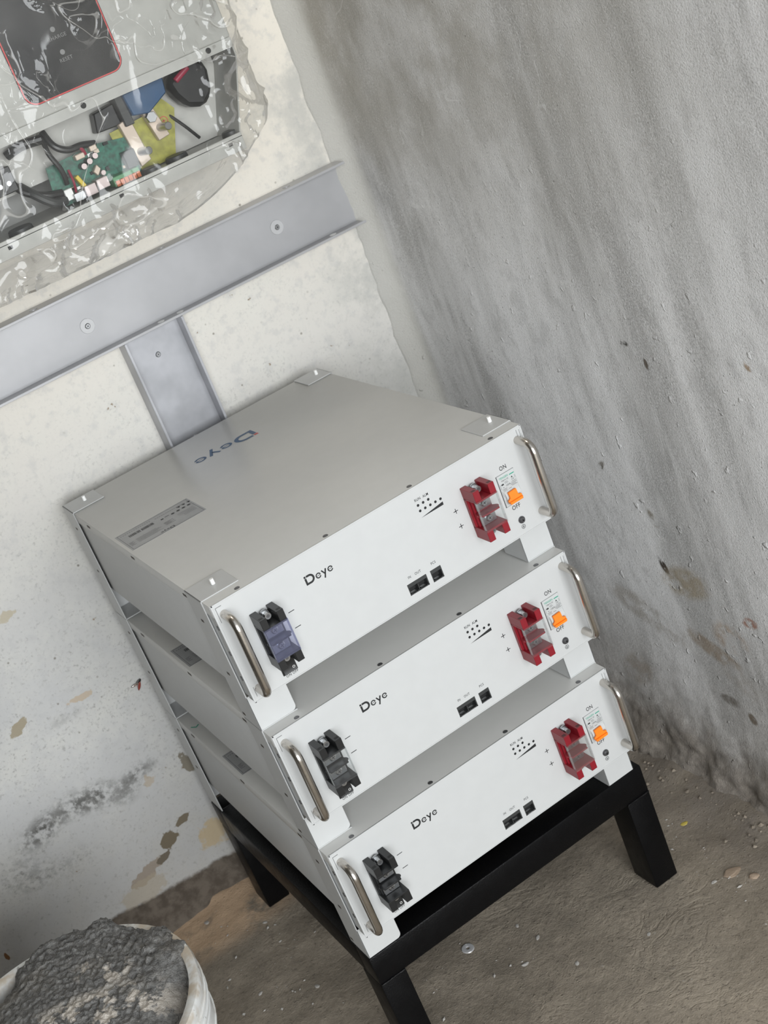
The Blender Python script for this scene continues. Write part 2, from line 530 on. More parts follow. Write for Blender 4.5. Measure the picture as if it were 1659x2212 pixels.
# earthy band that rises from the floor
wob = g.math('ADD', Z, g.math('MULTIPLY', g.math('SUBTRACT', n2, 0.5), 0.22))
low = g.step(wob, 0.34, 0.03)
c = g.mix(g.math('MULTIPLY', low, 0.62), c, g.mix(g.step(n3, 0.3, 0.7), (0.22, 0.195, 0.17), (0.40, 0.375, 0.345)))
c = g.mix(g.math('MULTIPLY', g.step(wob, 0.13, 0.02), 0.8), c, g.mix(g.step(n3, 0.3, 0.7), (0.13, 0.108, 0.085), (0.25, 0.215, 0.175)))
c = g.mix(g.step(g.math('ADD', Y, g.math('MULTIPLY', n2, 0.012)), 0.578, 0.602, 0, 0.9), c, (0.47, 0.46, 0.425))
h = g.math('ADD', g.math('MULTIPLY', n3, 0.55), g.math('MULTIPLY', n4, 0.8))
h = g.math('ADD', h, g.math('MULTIPLY', n5, 0.5))
h = g.math('SUBTRACT', h, g.math('MULTIPLY', pit, 0.5))
# thrown-on lumps, denser towards the floor
lm = g.step(g.noise(58, 2, 0.5), 0.68, 0.76)
h = g.math('ADD', h, g.math('MULTIPLY', g.math('MULTIPLY', lm, g.step(Z, 1.1, 0.45, 0.15, 1.0)), 1.6))
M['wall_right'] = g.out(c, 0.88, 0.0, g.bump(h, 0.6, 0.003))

# --- floor
g = G('raw_cement_floor')
o = g.sep()
X, Y = o[0], o[1]
n1 = g.noise(4, 5, 0.6)
n2 = g.noise(16, 6, 0.65)
n3 = g.noise(80, 5, 0.62)
n4 = g.noise(360, 3, 0.6)
ridge = g.math('ABSOLUTE', g.math('SUBTRACT', g.noise(13, 4, 0.55, dist=1.2), 0.5))
c = g.mix(g.step(n1, 0.36, 0.64), (0.225, 0.192, 0.148), (0.305, 0.262, 0.205))
c = g.mix(g.step(n2, 0.42, 0.68, 0, 0.6), c, (0.335, 0.285, 0.222))
c = g.mix(g.step(n3, 0.50, 0.68, 0, 0.4), c, (0.175, 0.148, 0.118))
c = g.mix(g.step(n4, 0.60, 0.75, 0, 0.35), c, (0.36, 0.33, 0.295))
spk = g.noise(170, 4, 0.7)
c = g.mix(g.step(spk, 0.58, 0.68, 0, 0.65), c, (0.095, 0.078, 0.06))
c = g.mix(g.step(spk, 0.42, 0.32, 0, 0.4), c, (0.40, 0.35, 0.285))
c = g.mix(g.math('MULTIPLY', g.blob((-0.06, 0.565), (0.30, 0.10), -0.03, (0, 1), 0.35), g.step(n2, 0.28, 0.50)), c, (0.56, 0.40, 0.265))
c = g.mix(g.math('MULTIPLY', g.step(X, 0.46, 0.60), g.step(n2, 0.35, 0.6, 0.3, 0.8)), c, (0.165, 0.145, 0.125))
sp = g.math('MULTIPLY', g.step(g.vor(60), 0.12, 0.06), g.step(g.noise(12, 2), 0.5, 0.65))
c = g.mix(g.math('MULTIPLY', sp, 0.6), c, (0.40, 0.38, 0.34))
h = g.math('ADD', g.math('MULTIPLY', n3, 0.7), g.math('MULTIPLY', n4, 0.35))
h = g.math('ADD', h, g.math('MULTIPLY', g.math('MULTIPLY', g.step(ridge, 0.0, 0.05), g.step(n1, 0.46, 0.62)), 0.22))
h = g.math('ADD', h, g.math('MULTIPLY', n2, 0.9))
h = g.math('ADD', h, g.math('MULTIPLY', g.step(g.vor(95), 0.16, 0.05), 0.35))
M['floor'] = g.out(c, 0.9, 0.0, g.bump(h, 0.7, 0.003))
M['shade_slab'] = plain('rough_shade_slab', (0.30, 0.28, 0.25), 0.9)
M['shade_wall_left'] = plain('dark_shade_wall', (0.11, 0.10, 0.085), 0.9)


# ------------------------------------------------------------------ setting
def grid(name, nu, nv, fn, mat):
    vs = [fn(i / nu, j / nv) for j in range(nv + 1) for i in range(nu + 1)]
    fs = [(j * (nu + 1) + i, j * (nu + 1) + i + 1, (j + 1) * (nu + 1) + i + 1, (j + 1) * (nu + 1) + i) for j in range(nv) for i in range(nu)]
    me = bpy.data.meshes.new(name)
    me.from_pydata(vs, [], fs)
    me.shade_smooth()
    me.materials.append(mat)
    o = bpy.data.objects.new(name, me)
    COL.objects.link(o)
    return o


def nz(x, y, z, s=1.0, oct=4):
    return noise.fractal(Vector((x * s, y * s, z * s)), 1.0, 2.0, oct, noise_basis='PERLIN_ORIGINAL')


YW, XW, CEIL = 0.615, 0.645, 2.6


def ease(t, k=1.8):
    return t ** k


def f_back(u, v):
    x = XW + 0.02 - ease(u) * 2.9
    z = ease(v, 1.4) * CEIL
    y = YW + 0.0012 * nz(x, 0, z, 12) - 0.010 * math.exp(-max(z, 0) / 0.03) * (1 + nz(x, 3, z, 18))
    return (x, y, z)


tag(grid('wall_back', 170, 150, f_back, M['wall_back']), 'white plaster back wall with mould and a bare mortar foot', kind='structure')


def f_right(u, v):
    y = YW + 0.012 - ease(u, 1.6) * 2.5
    z = ease(v, 1.5) * CEIL
    d = max(0.0, YW - y)
    x = XW + 0.0013 * nz(7, y, z, 6) + 0.0005 * nz(3, y, z, 40, 3)
    x -= (0.034 + 0.005 * nz(1, y * .3, z, 22)) * math.exp(-(d / 0.013) ** 1.4)
    ft = math.exp(-(z / 0.075) ** 1.2)
    x -= 0.040 * ft * (1 + 0.45 * nz(2, y, z, 14)) + 0.007 * ft * abs(nz(2, y, z, 45, 3))
    return (x, y, z)


tag(grid('wall_right', 300, 260, f_right, M['wall_right']), 'grey rendered wall with trowel streaks and brown stains', kind='structure')


def f_floor(u, v):
    x = -2.3 + u * 3.0
    y = YW + 0.02 - ease(v, 1.7) * 6.2
    z = 0.0045 * nz(x, y, 0, 7) + 0.0015 * nz(x, y, 5, 30, 3) - 0.003
    # loose sand swept against the walls
    z += 0.010 * math.exp(-max(0.0, YW - y) / 0.045) * (1 + nz(x, y, 2, 12)) + 0.012 * math.exp(-max(0.0, 0.60 - x) / 0.035) * (1 + nz(x, y, 4, 14))
    return (x, y, z)


tag(grid('floor', 220, 220, f_floor, M['floor']), 'bare brown-grey cement floor with trowel ridges', kind='structure')
b = MB().box(-1.05, 0.7, -0.75, 0.66, CEIL, CEIL + 0.1)  # unseen slab added as an occluder, keeps sky light off the lids
tag(b.build('shade_slab', M['shade_slab']), 'unseen slab added overhead to shade the lids', kind='structure')
b = MB().box(-.88, -.78, -1.36, 0.66, 0, CEIL + 0.1)  # unseen left wall, added to block light from the battery sides
tag(b.build('shade_wall_left', M['shade_wall_left']), 'unseen dark wall added to shade the battery sides', kind='structure')

# ------------------------------------------------------------------ battery pack
H, P, D, WB = 0.13296, 0.18272, 0.569, 0.442
ZF = -(P - H - 0.0015) + 0.0001         # foot of the stacking brackets, below the panel's lower edge
Z0 = 0.245


def cross_head(mb_h, mb_x, c, r, h, axis=1, sgn=-1, ang=0.5):
    """pan screw head with a cross recess drawn as two dark bars"""
    c = Vector(c)
    d = Vector((0, 0, 0))
    d[axis] = sgn
    mb_h.cyl(c, c + d * h * 0.6, r, r, 18)
    mb_h.cyl(c + d * h * 0.6, c + d * h, r, r * 0.72, 18)
    u = Vector((math.cos(ang), 0, math.sin(ang))) if axis == 1 else Vector((math.cos(ang), math.sin(ang), 0))
    w = u.cross(d)
    for a, bb in ((u, w), (w, u)):
        p = [c + d * (h + 0.00008) + a * sx * r * 0.55 + bb * sy * r * 0.14 for sx, sy in ((-1, -1), (1, -1), (1, 1), (-1, 1))]
        mb_x.add(p, [(0, 1, 2, 3)])


def arc(cx, cz, r, a0, a1, n=14, rz2=None):
    rz2 = r if rz2 is None else rz2
    return [(cx + r * math.cos(math.radians(a0 + (a1 - a0) * i / n)), cz + rz2 * math.sin(math.radians(a0 + (a1 - a0) * i / n))) for i in range(n + 1)]


def logo(black, dot):
    """wordmark strokes, in millimetres from the panel's lower left corner"""
    dot.add([(113.0, 0, 103.1), (115.4, 0, 103.1), (115.4, 0, 105.6), (113.0, 0, 105.6)], [(0, 1, 2, 3)])
    black.stroke([(116.1, 104.4), (119.6, 104.4)] + arc(119.9, 99.75, 4.65, 90, -90, 18, 4.65) + [(117.0, 95.1), (114.4, 95.1), (114.4, 102.6)], 2.5)
    for cx in (130.7, 147.2):
        black.stroke(arc(cx, 97.8, 2.9, 12, 342, 26, 2.85), 1.45)
        black.stroke([(cx - 2.4, 97.65), (cx + 2.9, 98.2)], [0.5, 0.75])
    black.stroke([(135.9, 101.4), (138.9, 96.2)], 1.7)
    black.stroke([(141.7, 101.4), (137.4, 90.8)], [1.9, 1.9])


def mmscale(mb, k=0.001):
    mb.v = [(x * k, y * k, z * k) for x, y, z in mb.v]
    return mb


def ring(mb, cx, cz, r, w, n=20):
    mb.stroke(arc(cx, cz, r, 0, 360 - 360 / n, n - 1), w, closed=True)


def terminal_block(root, off, cx, mat, dark, cover_mat):
    """two-pole stud terminal block standing 30 mm off the panel, centred at cx"""
    cz = 0.0657
    b = MB()
    b.box(-.0155, .0155, -.006, 0, -.0205, .0205)
    for sx in (-1, 1):
        for z0, z1 in ((.0213, .0345), (-.0345, -.0205)):
            b.box(min(sx * .0155, sx * .0068), max(sx * .0155, sx * .0068), -.030, 0, z0, z1)
    b.box(-.0068, .0068, -.0055, 0, .0213, .029)       # floor behind the mounting screws, notched at the end
    b.box(-.0068, .0068, -.0055, 0, -.029, -.0205)
    for z0, z1 in ((.0188, .0213), (-.0212, -.0188)):
        b.box(-.0155, .0155, -.030, 0, z0, z1)
    b.prism([(-.0085, 0), (.0085, 0), (.0095, -.011), (.0155, -.0195), (.0158, -.0225), (.0135, -.0245), (.0125, -.029), (-.0125, -.029),
             (-.0135, -.0245), (-.0158, -.0225), (-.0155, -.0195), (-.0095, -.011)], 2, -.0012, .0010)
    b.box(-.0095, .0095, -.0135, -.0055, -.0195, .0195)
    b.box(-.0125, .0125, -.0105, -.0055, -.0195, .0195)
    blk = b.build('terminal_block', mat, root, bevel=0.0004, segs=1, loc=(off[0] + cx, off[1], off[2] + cz))
    s = MB()
    for sx in (-1, 1):
        s.box(min(sx * .0143, sx * .0092), max(sx * .0143, sx * .0092), -.0268, -.0225, .0340, .03462)
    s.build('clip_slot_shade', dark, blk, smooth=0)  # dark boxes painted in for the shade inside the clip notches
    for zc in (.0105, -.0105):
        MB().box(-.0105, .0108, -.0152, -.0136, zc - .0080, zc + .0078).build('contact_plate', M['screw'], blk, bevel=0.0004, segs=1)
        h_, x_ = MB(), MB()
        cross_head(h_, x_, (0, -.0152, zc), .0047, .0045, ang=0.35)
        sc_ = h_.build('terminal_screw', M['screw'], blk)
        x_.build('screw_recess', M['dkscrew'], blk, smooth=0)
    for zc in (.0290, -.0290):
        h_ = MB()
        h_.cyl((0, -.0050, zc), (0, -.0070, zc), .0052, n=18).cyl((0, -.0070, zc), (0, -.0165, zc), .0040, n=18)
        h_.cyl((0, -.0092, zc), (0, -.0100, zc), .0047, n=18)
        h_.build('mounting_screw', M['screw'], blk)
        MB().cyl((0, -.0165, zc), (0, -.01665, zc), .0022, n=6).build('hex_socket', M['dkscrew'], blk, smooth=0)
    if cover_mat:
        c_ = MB().box(-.0157, .0157, -.0316, -.0304, -.0208, .0215)
        c_.box(-.0157, -.0149, -.0304, -.0255, -.0208, .0215).box(.0149, .0157, -.0304, -.0255, -.0208, .0215)
        c_.build('clear_cover', cover_mat, blk, smooth=0)
    return blk


TXT = {k: text(k, s_, bold=bo) for k, s_, bo in (('RUN', 4.9, 0.05), ('ALM', 4.9, 0.05), ('ON', 8.0, 0.07), ('OFF', 8.0, 0.07), ('ON OFF', 5.0, 0.04), ('IN', 4.7, 0.02), ('OUT', 4.7, 0.02), ('PCS', 4.7, 0.02),
                                              ('TENGEN', 4.0, 0.06), ('TGB1G-125', 2.5, 0.02), ('125A', 3.0, 0.03), ('In:', 2.2, 0.02), ('CE', 3.6, 0.0))}


def battery(level, label):
    zb = Z0 + level * P
    root = empty('battery_pack', (WB / 2, D / 2, zb + ZF), label, 'battery', 'stacked rack batteries')
    off = Vector((-WB / 2, -D / 2, -ZF))
    L = tuple(off)
    # sheet steel case, lid with side skirts, front panel with real cut-outs
    MB().box(0.0012, WB - .0012, 0.016, D - .003, 0.0008, H - .0018).build('case', M['white'], root, bevel=0.0012, loc=L)
    ft = MB().box(0.0006, WB - .0006, 0.0018, 0.017, 0.0006, 0.0018).box(0.0006, WB - .0006, .0018, .017, H - .0018, H - .0012)
    ft.box(0.0006, 0.0018, .0018, .017, .0006, H - .0012).box(WB - .0018, WB - .0006, .0018, .017, .0006, H - .0012)
    ft.build('front_flange', M['white'], root, loc=L, smooth=0)
    lid = MB().box(-.0010, WB + .0010, 0.0020, D - .001, H - .0014, H)
    lid.box(-.0010, 0.0000, 0.0020, D - .001, H - .0155, H - .0014).box(WB, WB + .0010, 0.0020, D - .001, H - .0155, H - .0014)
    lid.build('lid', M['lid'], root, bevel=0.0005, loc=L)
    # front panel from strips that leave the ports and the breaker window open
    xs = [0.0, .2274, .2557, .2616, .2774, .3867, .4141, WB]
    zs = [0.0, .0100, .0110, .0262, .0446, .0880, H]
    holes = [(.2274, .2557, .0110, .0262), (.2616, .2774, .0100, .0262), (.3867, .4141, .0446, .0880)]
    fp = MB()
    for i in range(len(xs) - 1):
        for j in range(len(zs) - 1):
            cx, cz = (xs[i] + xs[i + 1]) / 2, (zs[j] + zs[j + 1]) / 2
            if any(a < cx < b_ and c_ < cz < d_ for a, b_, c_, d_ in holes):
                continue
            fp.box(xs[i], xs[i + 1], 0.0, 0.0016, zs[j], zs[j + 1])
    fo = fp.build('front_panel', M['white'], root, loc=L, smooth=0)
    # folded rim round the panel
    rim = MB()
    rim.box(0, WB, -.0006, .0002, H - .0016, H + .0004).box(0, WB, -.0006, .0002, -.0002, .0014)
    rim.box(-.0006, .0022, -.0006, .0002, -.0002, H + .0004).box(WB - .0016, WB + .0006, -.0006, .0002, -.0002, H + .0004)
    rim.build('panel_rim', M['white'], root, bevel=0.0003, segs=1, loc=L)
    for bx in ((.0040, .0047, .1090, .1285), (.0047, .0120, .1278, .1285), (.0052, .0058, .0060, .0190), (.4345, .4350, .118, .129), (.4385, .4390, .112, .128)):
        MB().box(bx[0], bx[1], -.0003, .0001, bx[2], bx[3]).build('panel_seam', M['grey'], root, loc=L, smooth=0)
    # stacking brackets
    for fx, fy in ((0, 0), (1, 0), (0, 1), (1, 1)):
        y0, y1 = (.0225, .0745) if fy == 0 else (.517, .569)
        br = MB()
        xo0, xo1 = (-.0026, -.0011) if fx == 0 else (WB + .0011, WB + .0026)
        br.box(xo0, xo1, y0, y1, ZF, H + .0015)
        a, b_ = (xo0, .0485) if fx == 0 else (WB - .0405, xo1)
        br.box(a, b_, y0, y1, H + .0001, H + .0015)
        yf = (y0, y0 + .0015) if fy == 0 else (y1 - .0015, y1)
        if fx == 0:
            r = 0.006
            pts = [(xo0, -.0004), (xo0, ZF), (.0482 - r, ZF)] + [(.0482 - r + r * math.sin(t), ZF + r - r * math.cos(t)) for t in (0.4, 0.8, 1.2, 1.57)] + [(.0482, -.0004)]
            br.prism(pts, 1, *yf)
        else:
            br.box(WB - .0415, xo1, *yf, ZF, -.0004)
            br.box(WB - .0415, WB - .0400, y0, y1, ZF, -.0004)
        bo = br.build('stacking_bracket', M['white'], root, bevel=0.0005, segs=1, loc=L)
        px = .0262 if fx == 0 else WB - .0115
        MB().cyl((px, (y0 + y1) / 2, H + .0014), (px, (y0 + y1) / 2, H + .0085), .0027, .0025, 14).build('locating_pin', M['pin'], bo)
    # countersunk lid screws and side slots
    for x in (.0390, .1600, .2803, .4026):
        s_ = MB().cyl((x, .0078, H - .0001), (x, .0078, H + .0004), .0036, .0032, 18)
        so = s_.build('lid_screw', M['dkscrew'], root, loc=L)
    for x, xa, xb in ((0, -.0030, -.0012), (1, WB + .0012, WB + .0030)):
        for y, z, w in ((.086, .1236, .008), (.270, .1256, .008), (.458, .1256, .008)):
            xx = (-.0014, -.0009) if x == 0 else (WB + .0009, WB + .0014)
            MB().box(*xx, y - .006, y + .006, z - .0016, z + .0016).build('side_slot', M['slot'], root, loc=L, smooth=0)
        for y, z in ((.052, .0996), (.049, .0256), (.066, -.040), (.542, .1026), (.542, .030)):
            xx = (-.0030, -.0024) if x == 0 else (WB + .0024, WB + .0030)
            MB().box(*xx, y - .0035, y + .0035, z - .0016, z + .0016).build('side_slot', M['slot'], root, loc=L, smooth=0)
        for z in (.1006, .0656, .0306):
            xx = (.0000, .0008) if x == 0 else (WB - .0008, WB)
            MB().cyl((xx[0], .0105, z), (xx[1], .0105, z), .0030, n=14).build('flange_screw', M['dkscrew'], root, loc=L)
    # handles
    for x, zt, zl in ((.0113, .1170, .0145), (.4321, .1165, .0165)):
        r = .013
        yo = -.0300
        path = [(x, .0005, zt), (x, yo + r, zt)] + [(x, yo + r - r * math.sin(t), zt - r + r * math.cos(t)) for t in (.26, .52, .78, 1.05, 1.31, 1.57)]
        path += [(x, yo + r - r * math.cos(t), zl + r - r * math.sin(t)) for t in (0, .26, .52, .78, 1.05, 1.31, 1.57)] + [(x, .0005, zl)]
        MB().tube(path, .0053, 16).build('handle', M['steel'], root, loc=L, smooth=60)
    # terminal blocks
    terminal_block(root, off, .0519, M['black'], M['blackmatt'], (None, M['clear'], M['clearblue'])[level])
    terminal_block(root, off, .3522, M['red'], M['reddk'], M['clear'])
    # rocker switch under the black block
    sw = MB().box(.0435, .0632, -.0015, .0005, .0100, .0290).build('rocker_switch', M['black'], root, bevel=.0004, segs=1, loc=L)
    MB().prism([(-.0015, .0115), (-.0042, .0120), (-.0022, .0195), (-.0042, .0275), (-.0015, .0280)], 0, .0450, .0618).build('rocker', M['black'], sw)
    rg = MB()
    ring(rg, 0, 0, .0014, .00045)
    rg.v = [(.0585 + x, -.0040, .0165 + z) for x, y, z in rg.v]
    rg.build('rocker_mark', M['pin'], sw, smooth=0)
    # ports
    for x0, x1, z0, dbl in ((.2274, .2557, .0110, 1), (.2616, .2774, .0100, 0)):
        p = MB().box(x0, x1, .0004, .013, .0212, .0262).box(x0, x0 + .0012, .0004, .013, z0, .0212).box(x1 - .0012, x1, .0004, .013, z0, .0212)
        p.box(x0, x1, .012, .0135, z0, .0262)
        cs = [(x0 + x1) / 2] if not dbl else [x0 + .0072, x1 - .0072]
        if dbl:
            p.box((x0 + x1) / 2 - .0005, (x0 + x1) / 2 + .0005, .0006, .012, z0, .0205)
        for c_ in cs:
            p.box(c_ - .0072, c_ - .0040, .0004, .012, z0, z0 + .0016).box(c_ + .0040, c_ + .0072, .0004, .012, z0, z0 + .0016)
        p.build('port_housing', M['char'], root, loc=L, smooth=0)
        MB().box(x0 + .0013, x1 - .0013, .0095, .0118, z0 + .0002, .0210).build('port_cavity', M['blackmatt'], root, loc=L, smooth=0)
    # circuit breaker in its window
    br = MB().box(.3878, .4138, -.0008, .012, .0452, .0876)
    br.prism([(-.0008, .0655), (-.0028, .0620), (-.0040, .0585), (-.0040, .0540), (-.0028, .0505), (-.0008, .0480)], 0, .3905, .4125)
    bk = br.build('circuit_breaker', M['breaker'], root, bevel=.0003, segs=1, loc=L)
    MB().box(.3869, .4139, .010, .0115, .0448, .0878).build('window_gap', M['grey'], root, loc=L, smooth=0)
    tg = MB().prism([(.3951, .0622), (.4072, .0628), (.4084, .0545), (.4096, .0530), (.4126, .0528), (.4130, .0500), (.4115, .0466), (.3932, .0466), (.3922, .0515), (.3955, .0530), (.3960, .0545)], 1, -.0058, -.0030)
    tg.prism([(.3932, .0466), (.4115, .0466), (.4125, .0500), (.3925, .0500)], 1, -.0085, -.0050)
    # lean the toggle with the breaker's hump
    tg.v = [(x - (.0030 if z < .055 else .0016), y - (.0020 if z < .055 else 0.0), z + (.0031 if z < .055 else .0016)) for x, y, z in tg.v]
    tg.build('toggle', M['orange'], bk, bevel=.0004, segs=1)
    gp, bp, hp = MB(), MB(), MB()
    put(gp, TXT['TENGEN'], 396.9, 0, 83.2, 0.82, 0.9)
    gp.add([(405.6, 0, 81.9), (412.7, 0, 81.9), (412.7, 0, 83.2), (405.6, 0, 83.2)], [(0, 1, 2, 3)])
    put(bp, TXT['TGB1G-125'], 397.4, 0, 79.4, 0.82)
    put(bp, TXT['125A'], 399.6, 0, 71.6)
    put(bp, TXT['In:'], 393.0, 0, 71.0)
    put(bp, TXT['CE'], 408.3, 0, 75.3, 0.85, 0.8)
    bp.add([(390.6, 0, 74.0), (394.2, 0, 74.0), (394.2, 0, 75.9), (390.6, 0, 75.9)], [(0, 1, 2, 3)])
    bp.add([(406.6, 0, 77.6), (409.2, 0, 77.6), (407.9, 0, 79.9)], [(0, 1, 2)])
    bp.stroke([(411.8, 79.6), (412.6, 77.2), (411.8, 75.4)], 0.3)
    for i, (xa, xb, zz) in enumerate(((390.6, 397.0, 68.3), (390.6, 396.5, 66.7), (390.8, 397.4, 65.0), (402.6, 412.8, 70.6), (405.4, 412.6, 72.4), (403.0, 411.0, 69.0), (404.5, 412.8, 67.5), (399.0, 403.5, 66.0), (396.0, 400.5, 76.4), (396.0, 401.2, 74.8))):
        hp.add([(xa, 0, zz), (xb, 0, zz), (xb, 0, zz + .55), (xa, 0, zz + .55)], [(0, 1, 2, 3)])
    for i in range(2):
        hp.add([(388.9, 0, 76.5 - i * 9.5), (389.3, 0, 76.5 - i * 9.5), (389.3, 0, 69.0 - i * 9.5), (388.9, 0, 69.0 - i * 9.5)], [(0, 1, 2, 3)])
    for mb_, mt in ((gp, M['green']), (bp, M['print']), (hp, M['greyprint'])):
        mmscale(mb_)
        mb_.v = [(x, -.00092, z) for x, y, z in mb_.v]
        mb_.build('breaker_print', mt, bk, smooth=0)
    # panel print
    pr = MB()
    dt = MB()
    logo(pr, pr)
    mmscale(pr)
    pr.v = [(x, -.00012, z) for x, y, z in pr.v]
    pr.build('printed_wordmark', M['print'], root, loc=L, smooth=0)
    def print_part(name, fn):
        q = MB()
        fn(q)
        mmscale(q)
        q.v = [(x, -.00012, z) for x, y, z in q.v]
        q.build(name, M['print'], root, loc=L, smooth=0)
    for k_, x, z, sx in (('RUN', 280.6, 116.3, .82), ('ALM', 292.2, 116.0, .82), ('ON', 400.9, 94.4, .82), ('OFF', 400.4, 39.4, .86), ('IN', 234.3, 33.7, .86), ('OUT', 246.6, 33.6, .86), ('PCS', 269.7, 33.7, .86), ('ON OFF', 54.6, 7.4, .86)):
        print_part('printed_word', lambda q: put(q, TXT[k_], x, 0, z, sx))
    for x, z in [(278.65 + 7.52 * i, 109.3) for i in range(3)] + [(278.7 + 7.53 * i, 101.7) for i in range(5)]:
        print_part('indicator_dot', lambda q: q.add([(x + 1.75 * math.cos(k * math.pi / 8), 0, z + 1.75 * math.sin(k * math.pi / 8)) for k in range(16)], [tuple(range(16))]))
    print_part('level_wedge', lambda q: q.add([(277.0, 0, 92.9), (310.0, 0, 93.1), (310.3, 0, 97.3)], [(0, 1, 2)]))
    for x, z in ((321.8, 76.9), (321.7, 56.0)):
        print_part('plus_mark', lambda q: (q.stroke([(x - 3.3, z), (x + 3.3, z)], 0.9), q.stroke([(x, z - 3.3), (x, z + 3.3)], 0.9)))
    for z in (76.6, 55.4):
        print_part('minus_mark', lambda q: q.stroke([(79.6, z), (87.6, z)], 0.9))

    def earth(q):
        ring(q, 400.7, 10.6, 2.6, 0.55)
        q.stroke([(400.7, 12.6), (400.7, 10.6)], 0.5)
        for i, w in enumerate((3.2, 2.1, 1.0)):
            q.stroke([(400.7 - w / 2, 10.6 - i * 0.75), (400.7 + w / 2, 10.6 - i * 0.75)], 0.45)
    print_part('earth_mark', earth)
    # earth screw
    h_, x_ = MB(), MB()
    h_.cyl((.4011, 0, .0202), (.4011, -.0012, .0202), .0047, n=20)
    cross_head(h_, x_, (.4011, -.0012, .0202), .0037, .003)
    go = h_.build('earth_screw', M['dkscrew'], root, loc=L)
    x_.build('screw_recess', M['blackmatt'], go, smooth=0)
    # wordmark on the lid, to be read from behind
    pr, dt = MB(), MB()
    logo(pr, dt)
    for mb_, mt in ((pr, M['blue']), (dt, M['redprint'])):
        k = 100.0 / 38.2
        mb_.v = [((273.4 - (x - 113.0) * k) * .001, (467.2 - (z - 93.85) * k) * .001, H + .0001) for x, y, z in mb_.v]
        mb_.build('lid_wordmark', mt, root, loc=L, smooth=0)
    # rating label on the lid, also upside down from here
    lb = MB().box(.0035, .1140, .2722, .3465, H, H + .00015).build('rating_label', M['label'], root, loc=L, smooth=0)
    pr = MB()

    def bar(xa, xb, ya, yb):
        pr.add([(xa, 0, ya), (xb, 0, ya), (xb, 0, yb), (xa, 0, yb)], [(0, 1, 2, 3)])
    for xa, xb, ya, yb in ((6.0, 111.5, 343.3, 343.8), (6.0, 111.5, 274.3, 274.8), (6.0, 6.4, 274.3, 343.8), (111.1, 111.5, 274.3, 343.8)):
        bar(xa, xb, ya, yb)
    x = 17.0
    rr = random.Random(3)
    while x < 54:
        w = rr.choice((0.3, 0.5, 0.9, 1.1))
        if not 33 < x < 36:
            bar(x, x + w, 319.5, 328.0)
        x += w + rr.choice((0.3, 0.5))
    for i in range(6):
        bar(19.5, 56.0 - 3.0 * (i % 3), 288.5 + 2.9 * i, 289.0 + 2.9 * i)
    for i in range(5):
        bar(62.0, 76.0 - (i % 2) * 5, 293 + 2.7 * i, 293.7 + 2.7 * i)
        bar(84.0 + (6 if i < 2 else 0), 108.5, 293.5 + 3.6 * i, 294.0 + 3.6 * i)
        bar(8.5, 15.0 - (i % 2) * 2, 288 + 3 * i, 288.7 + 3 * i)
    for i in range(14):
        bar(9 + 3.3 * i, 10.6 + 3.3 * i, 336.5, 337.6)
        bar(60 + 3.2 * i, 62.4 + 3.2 * i, 333.5, 334.3)
    for i in range(4):
        pr.add([(82.2 + 8.2 * i + 2.7 * math.cos(k * math.pi / 5), 0, 320 + 2.7 * math.sin(k * math.pi / 5)) for k in range(10)], [tuple(range(10))])
    for i in range(3):
        pr.add([(92.5 + 7.6 * i, 0, 333), (98.5 + 7.6 * i, 0, 333), (95.5 + 7.6 * i, 0, 327)], [(0, 1, 2)])
    bar(64, 68, 318.5, 322.5)
    bar(70.5, 77, 321.5, 323.0)
    k_ = MB()
    logo(k_, k_)
    kk = 20.0 / 38.2
    pr.add([(68.0 - (x - 113.0) * kk, 0, 281.2 - (z - 93.85) * kk) for x, y, z in k_.v], k_.f)
    mmscale(pr)
    pr.v = [(x, z, H + .00022) for x, y, z in pr.v]
    pr.build('label_print', M['print'], lb, smooth=0)
    if level == 0:
        MB().stroke([(.004, .470), (.010, .462), (.0155, .466)], .0022).xf(Matrix(((1, 0, 0, 0), (0, 0, 1, 0), (0, 0, 0, H + .0002), (0, 0, 0, 1)))).build('green_pen_mark', M['green'], root, loc=L, smooth=0)
    return root


battery(2, 'topmost white rack battery of the stack, its whole lid and blue wordmark showing')
battery(1, 'middle white rack battery, between the top one and the lowest one')
battery(0, 'lowest white rack battery, on the black metal stand, black terminal without clear cover')

# ------------------------------------------------------------------ metal stand
ZS = Z0 + ZF - 0.0001
x0, x1, y0, y1 = -.0045, .4560, .0215, .5640
st = empty('metal_stand', (WB / 2, .2925, 0), 'low black painted steel tube stand under the battery stack', 'stand')
L = (-WB / 2, -.2925, 0)
zt, zb = ZS, ZS - .0455
for n_, bx in (('front', (x0, x1, y0, y0 + .040, zb, zt)), ('rear', (x0, x1, y1 - .040, y1, zb, zt)), ('l', (x0, x0 + .040, y0 + .0402, y1 - .0402, zb, zt - .0004)), ('r', (x1 - .040, x1, y0 + .0402, y1 - .0402, zb, zt - .0004))):
    MB().box(*bx).build('frame_rail', M['stand'], st, bevel=.0025, segs=2, loc=L)
for a in (x0, x1 - .0395):
    for b_ in (y0, y1 - .0525):
        MB().box(a, a + .0395, b_, b_ + .0525, -.001, zb - .0003).build('leg', M['stand'], st, bevel=.0022, segs=2, loc=L)
MB().box(x0 + .0402, x1 - .0402, y0 + .0402, y1 - .0402, zt - .018, zt - .0165).build('dark_filler_sheet', M['stand'], st, loc=L, smooth=0)  # added black sheet, stands in for the dark shade under the batteries
for a in (x0, x1):
    wb = MB()
    s_ = 1 if a == x0 else -1
    pth = [(a + s_ * (.001 + .0375 * i / 14), y0 - .0004 + .0007 * rnd.random(), zb + .0006 * (rnd.random() - .5)) for i in range(15)]
    wb.tube(pth, [.0012 + .0007 * rnd.random() for _ in pth], 8)
    wb.build('weld_bead', M['stand'], st, loc=L)

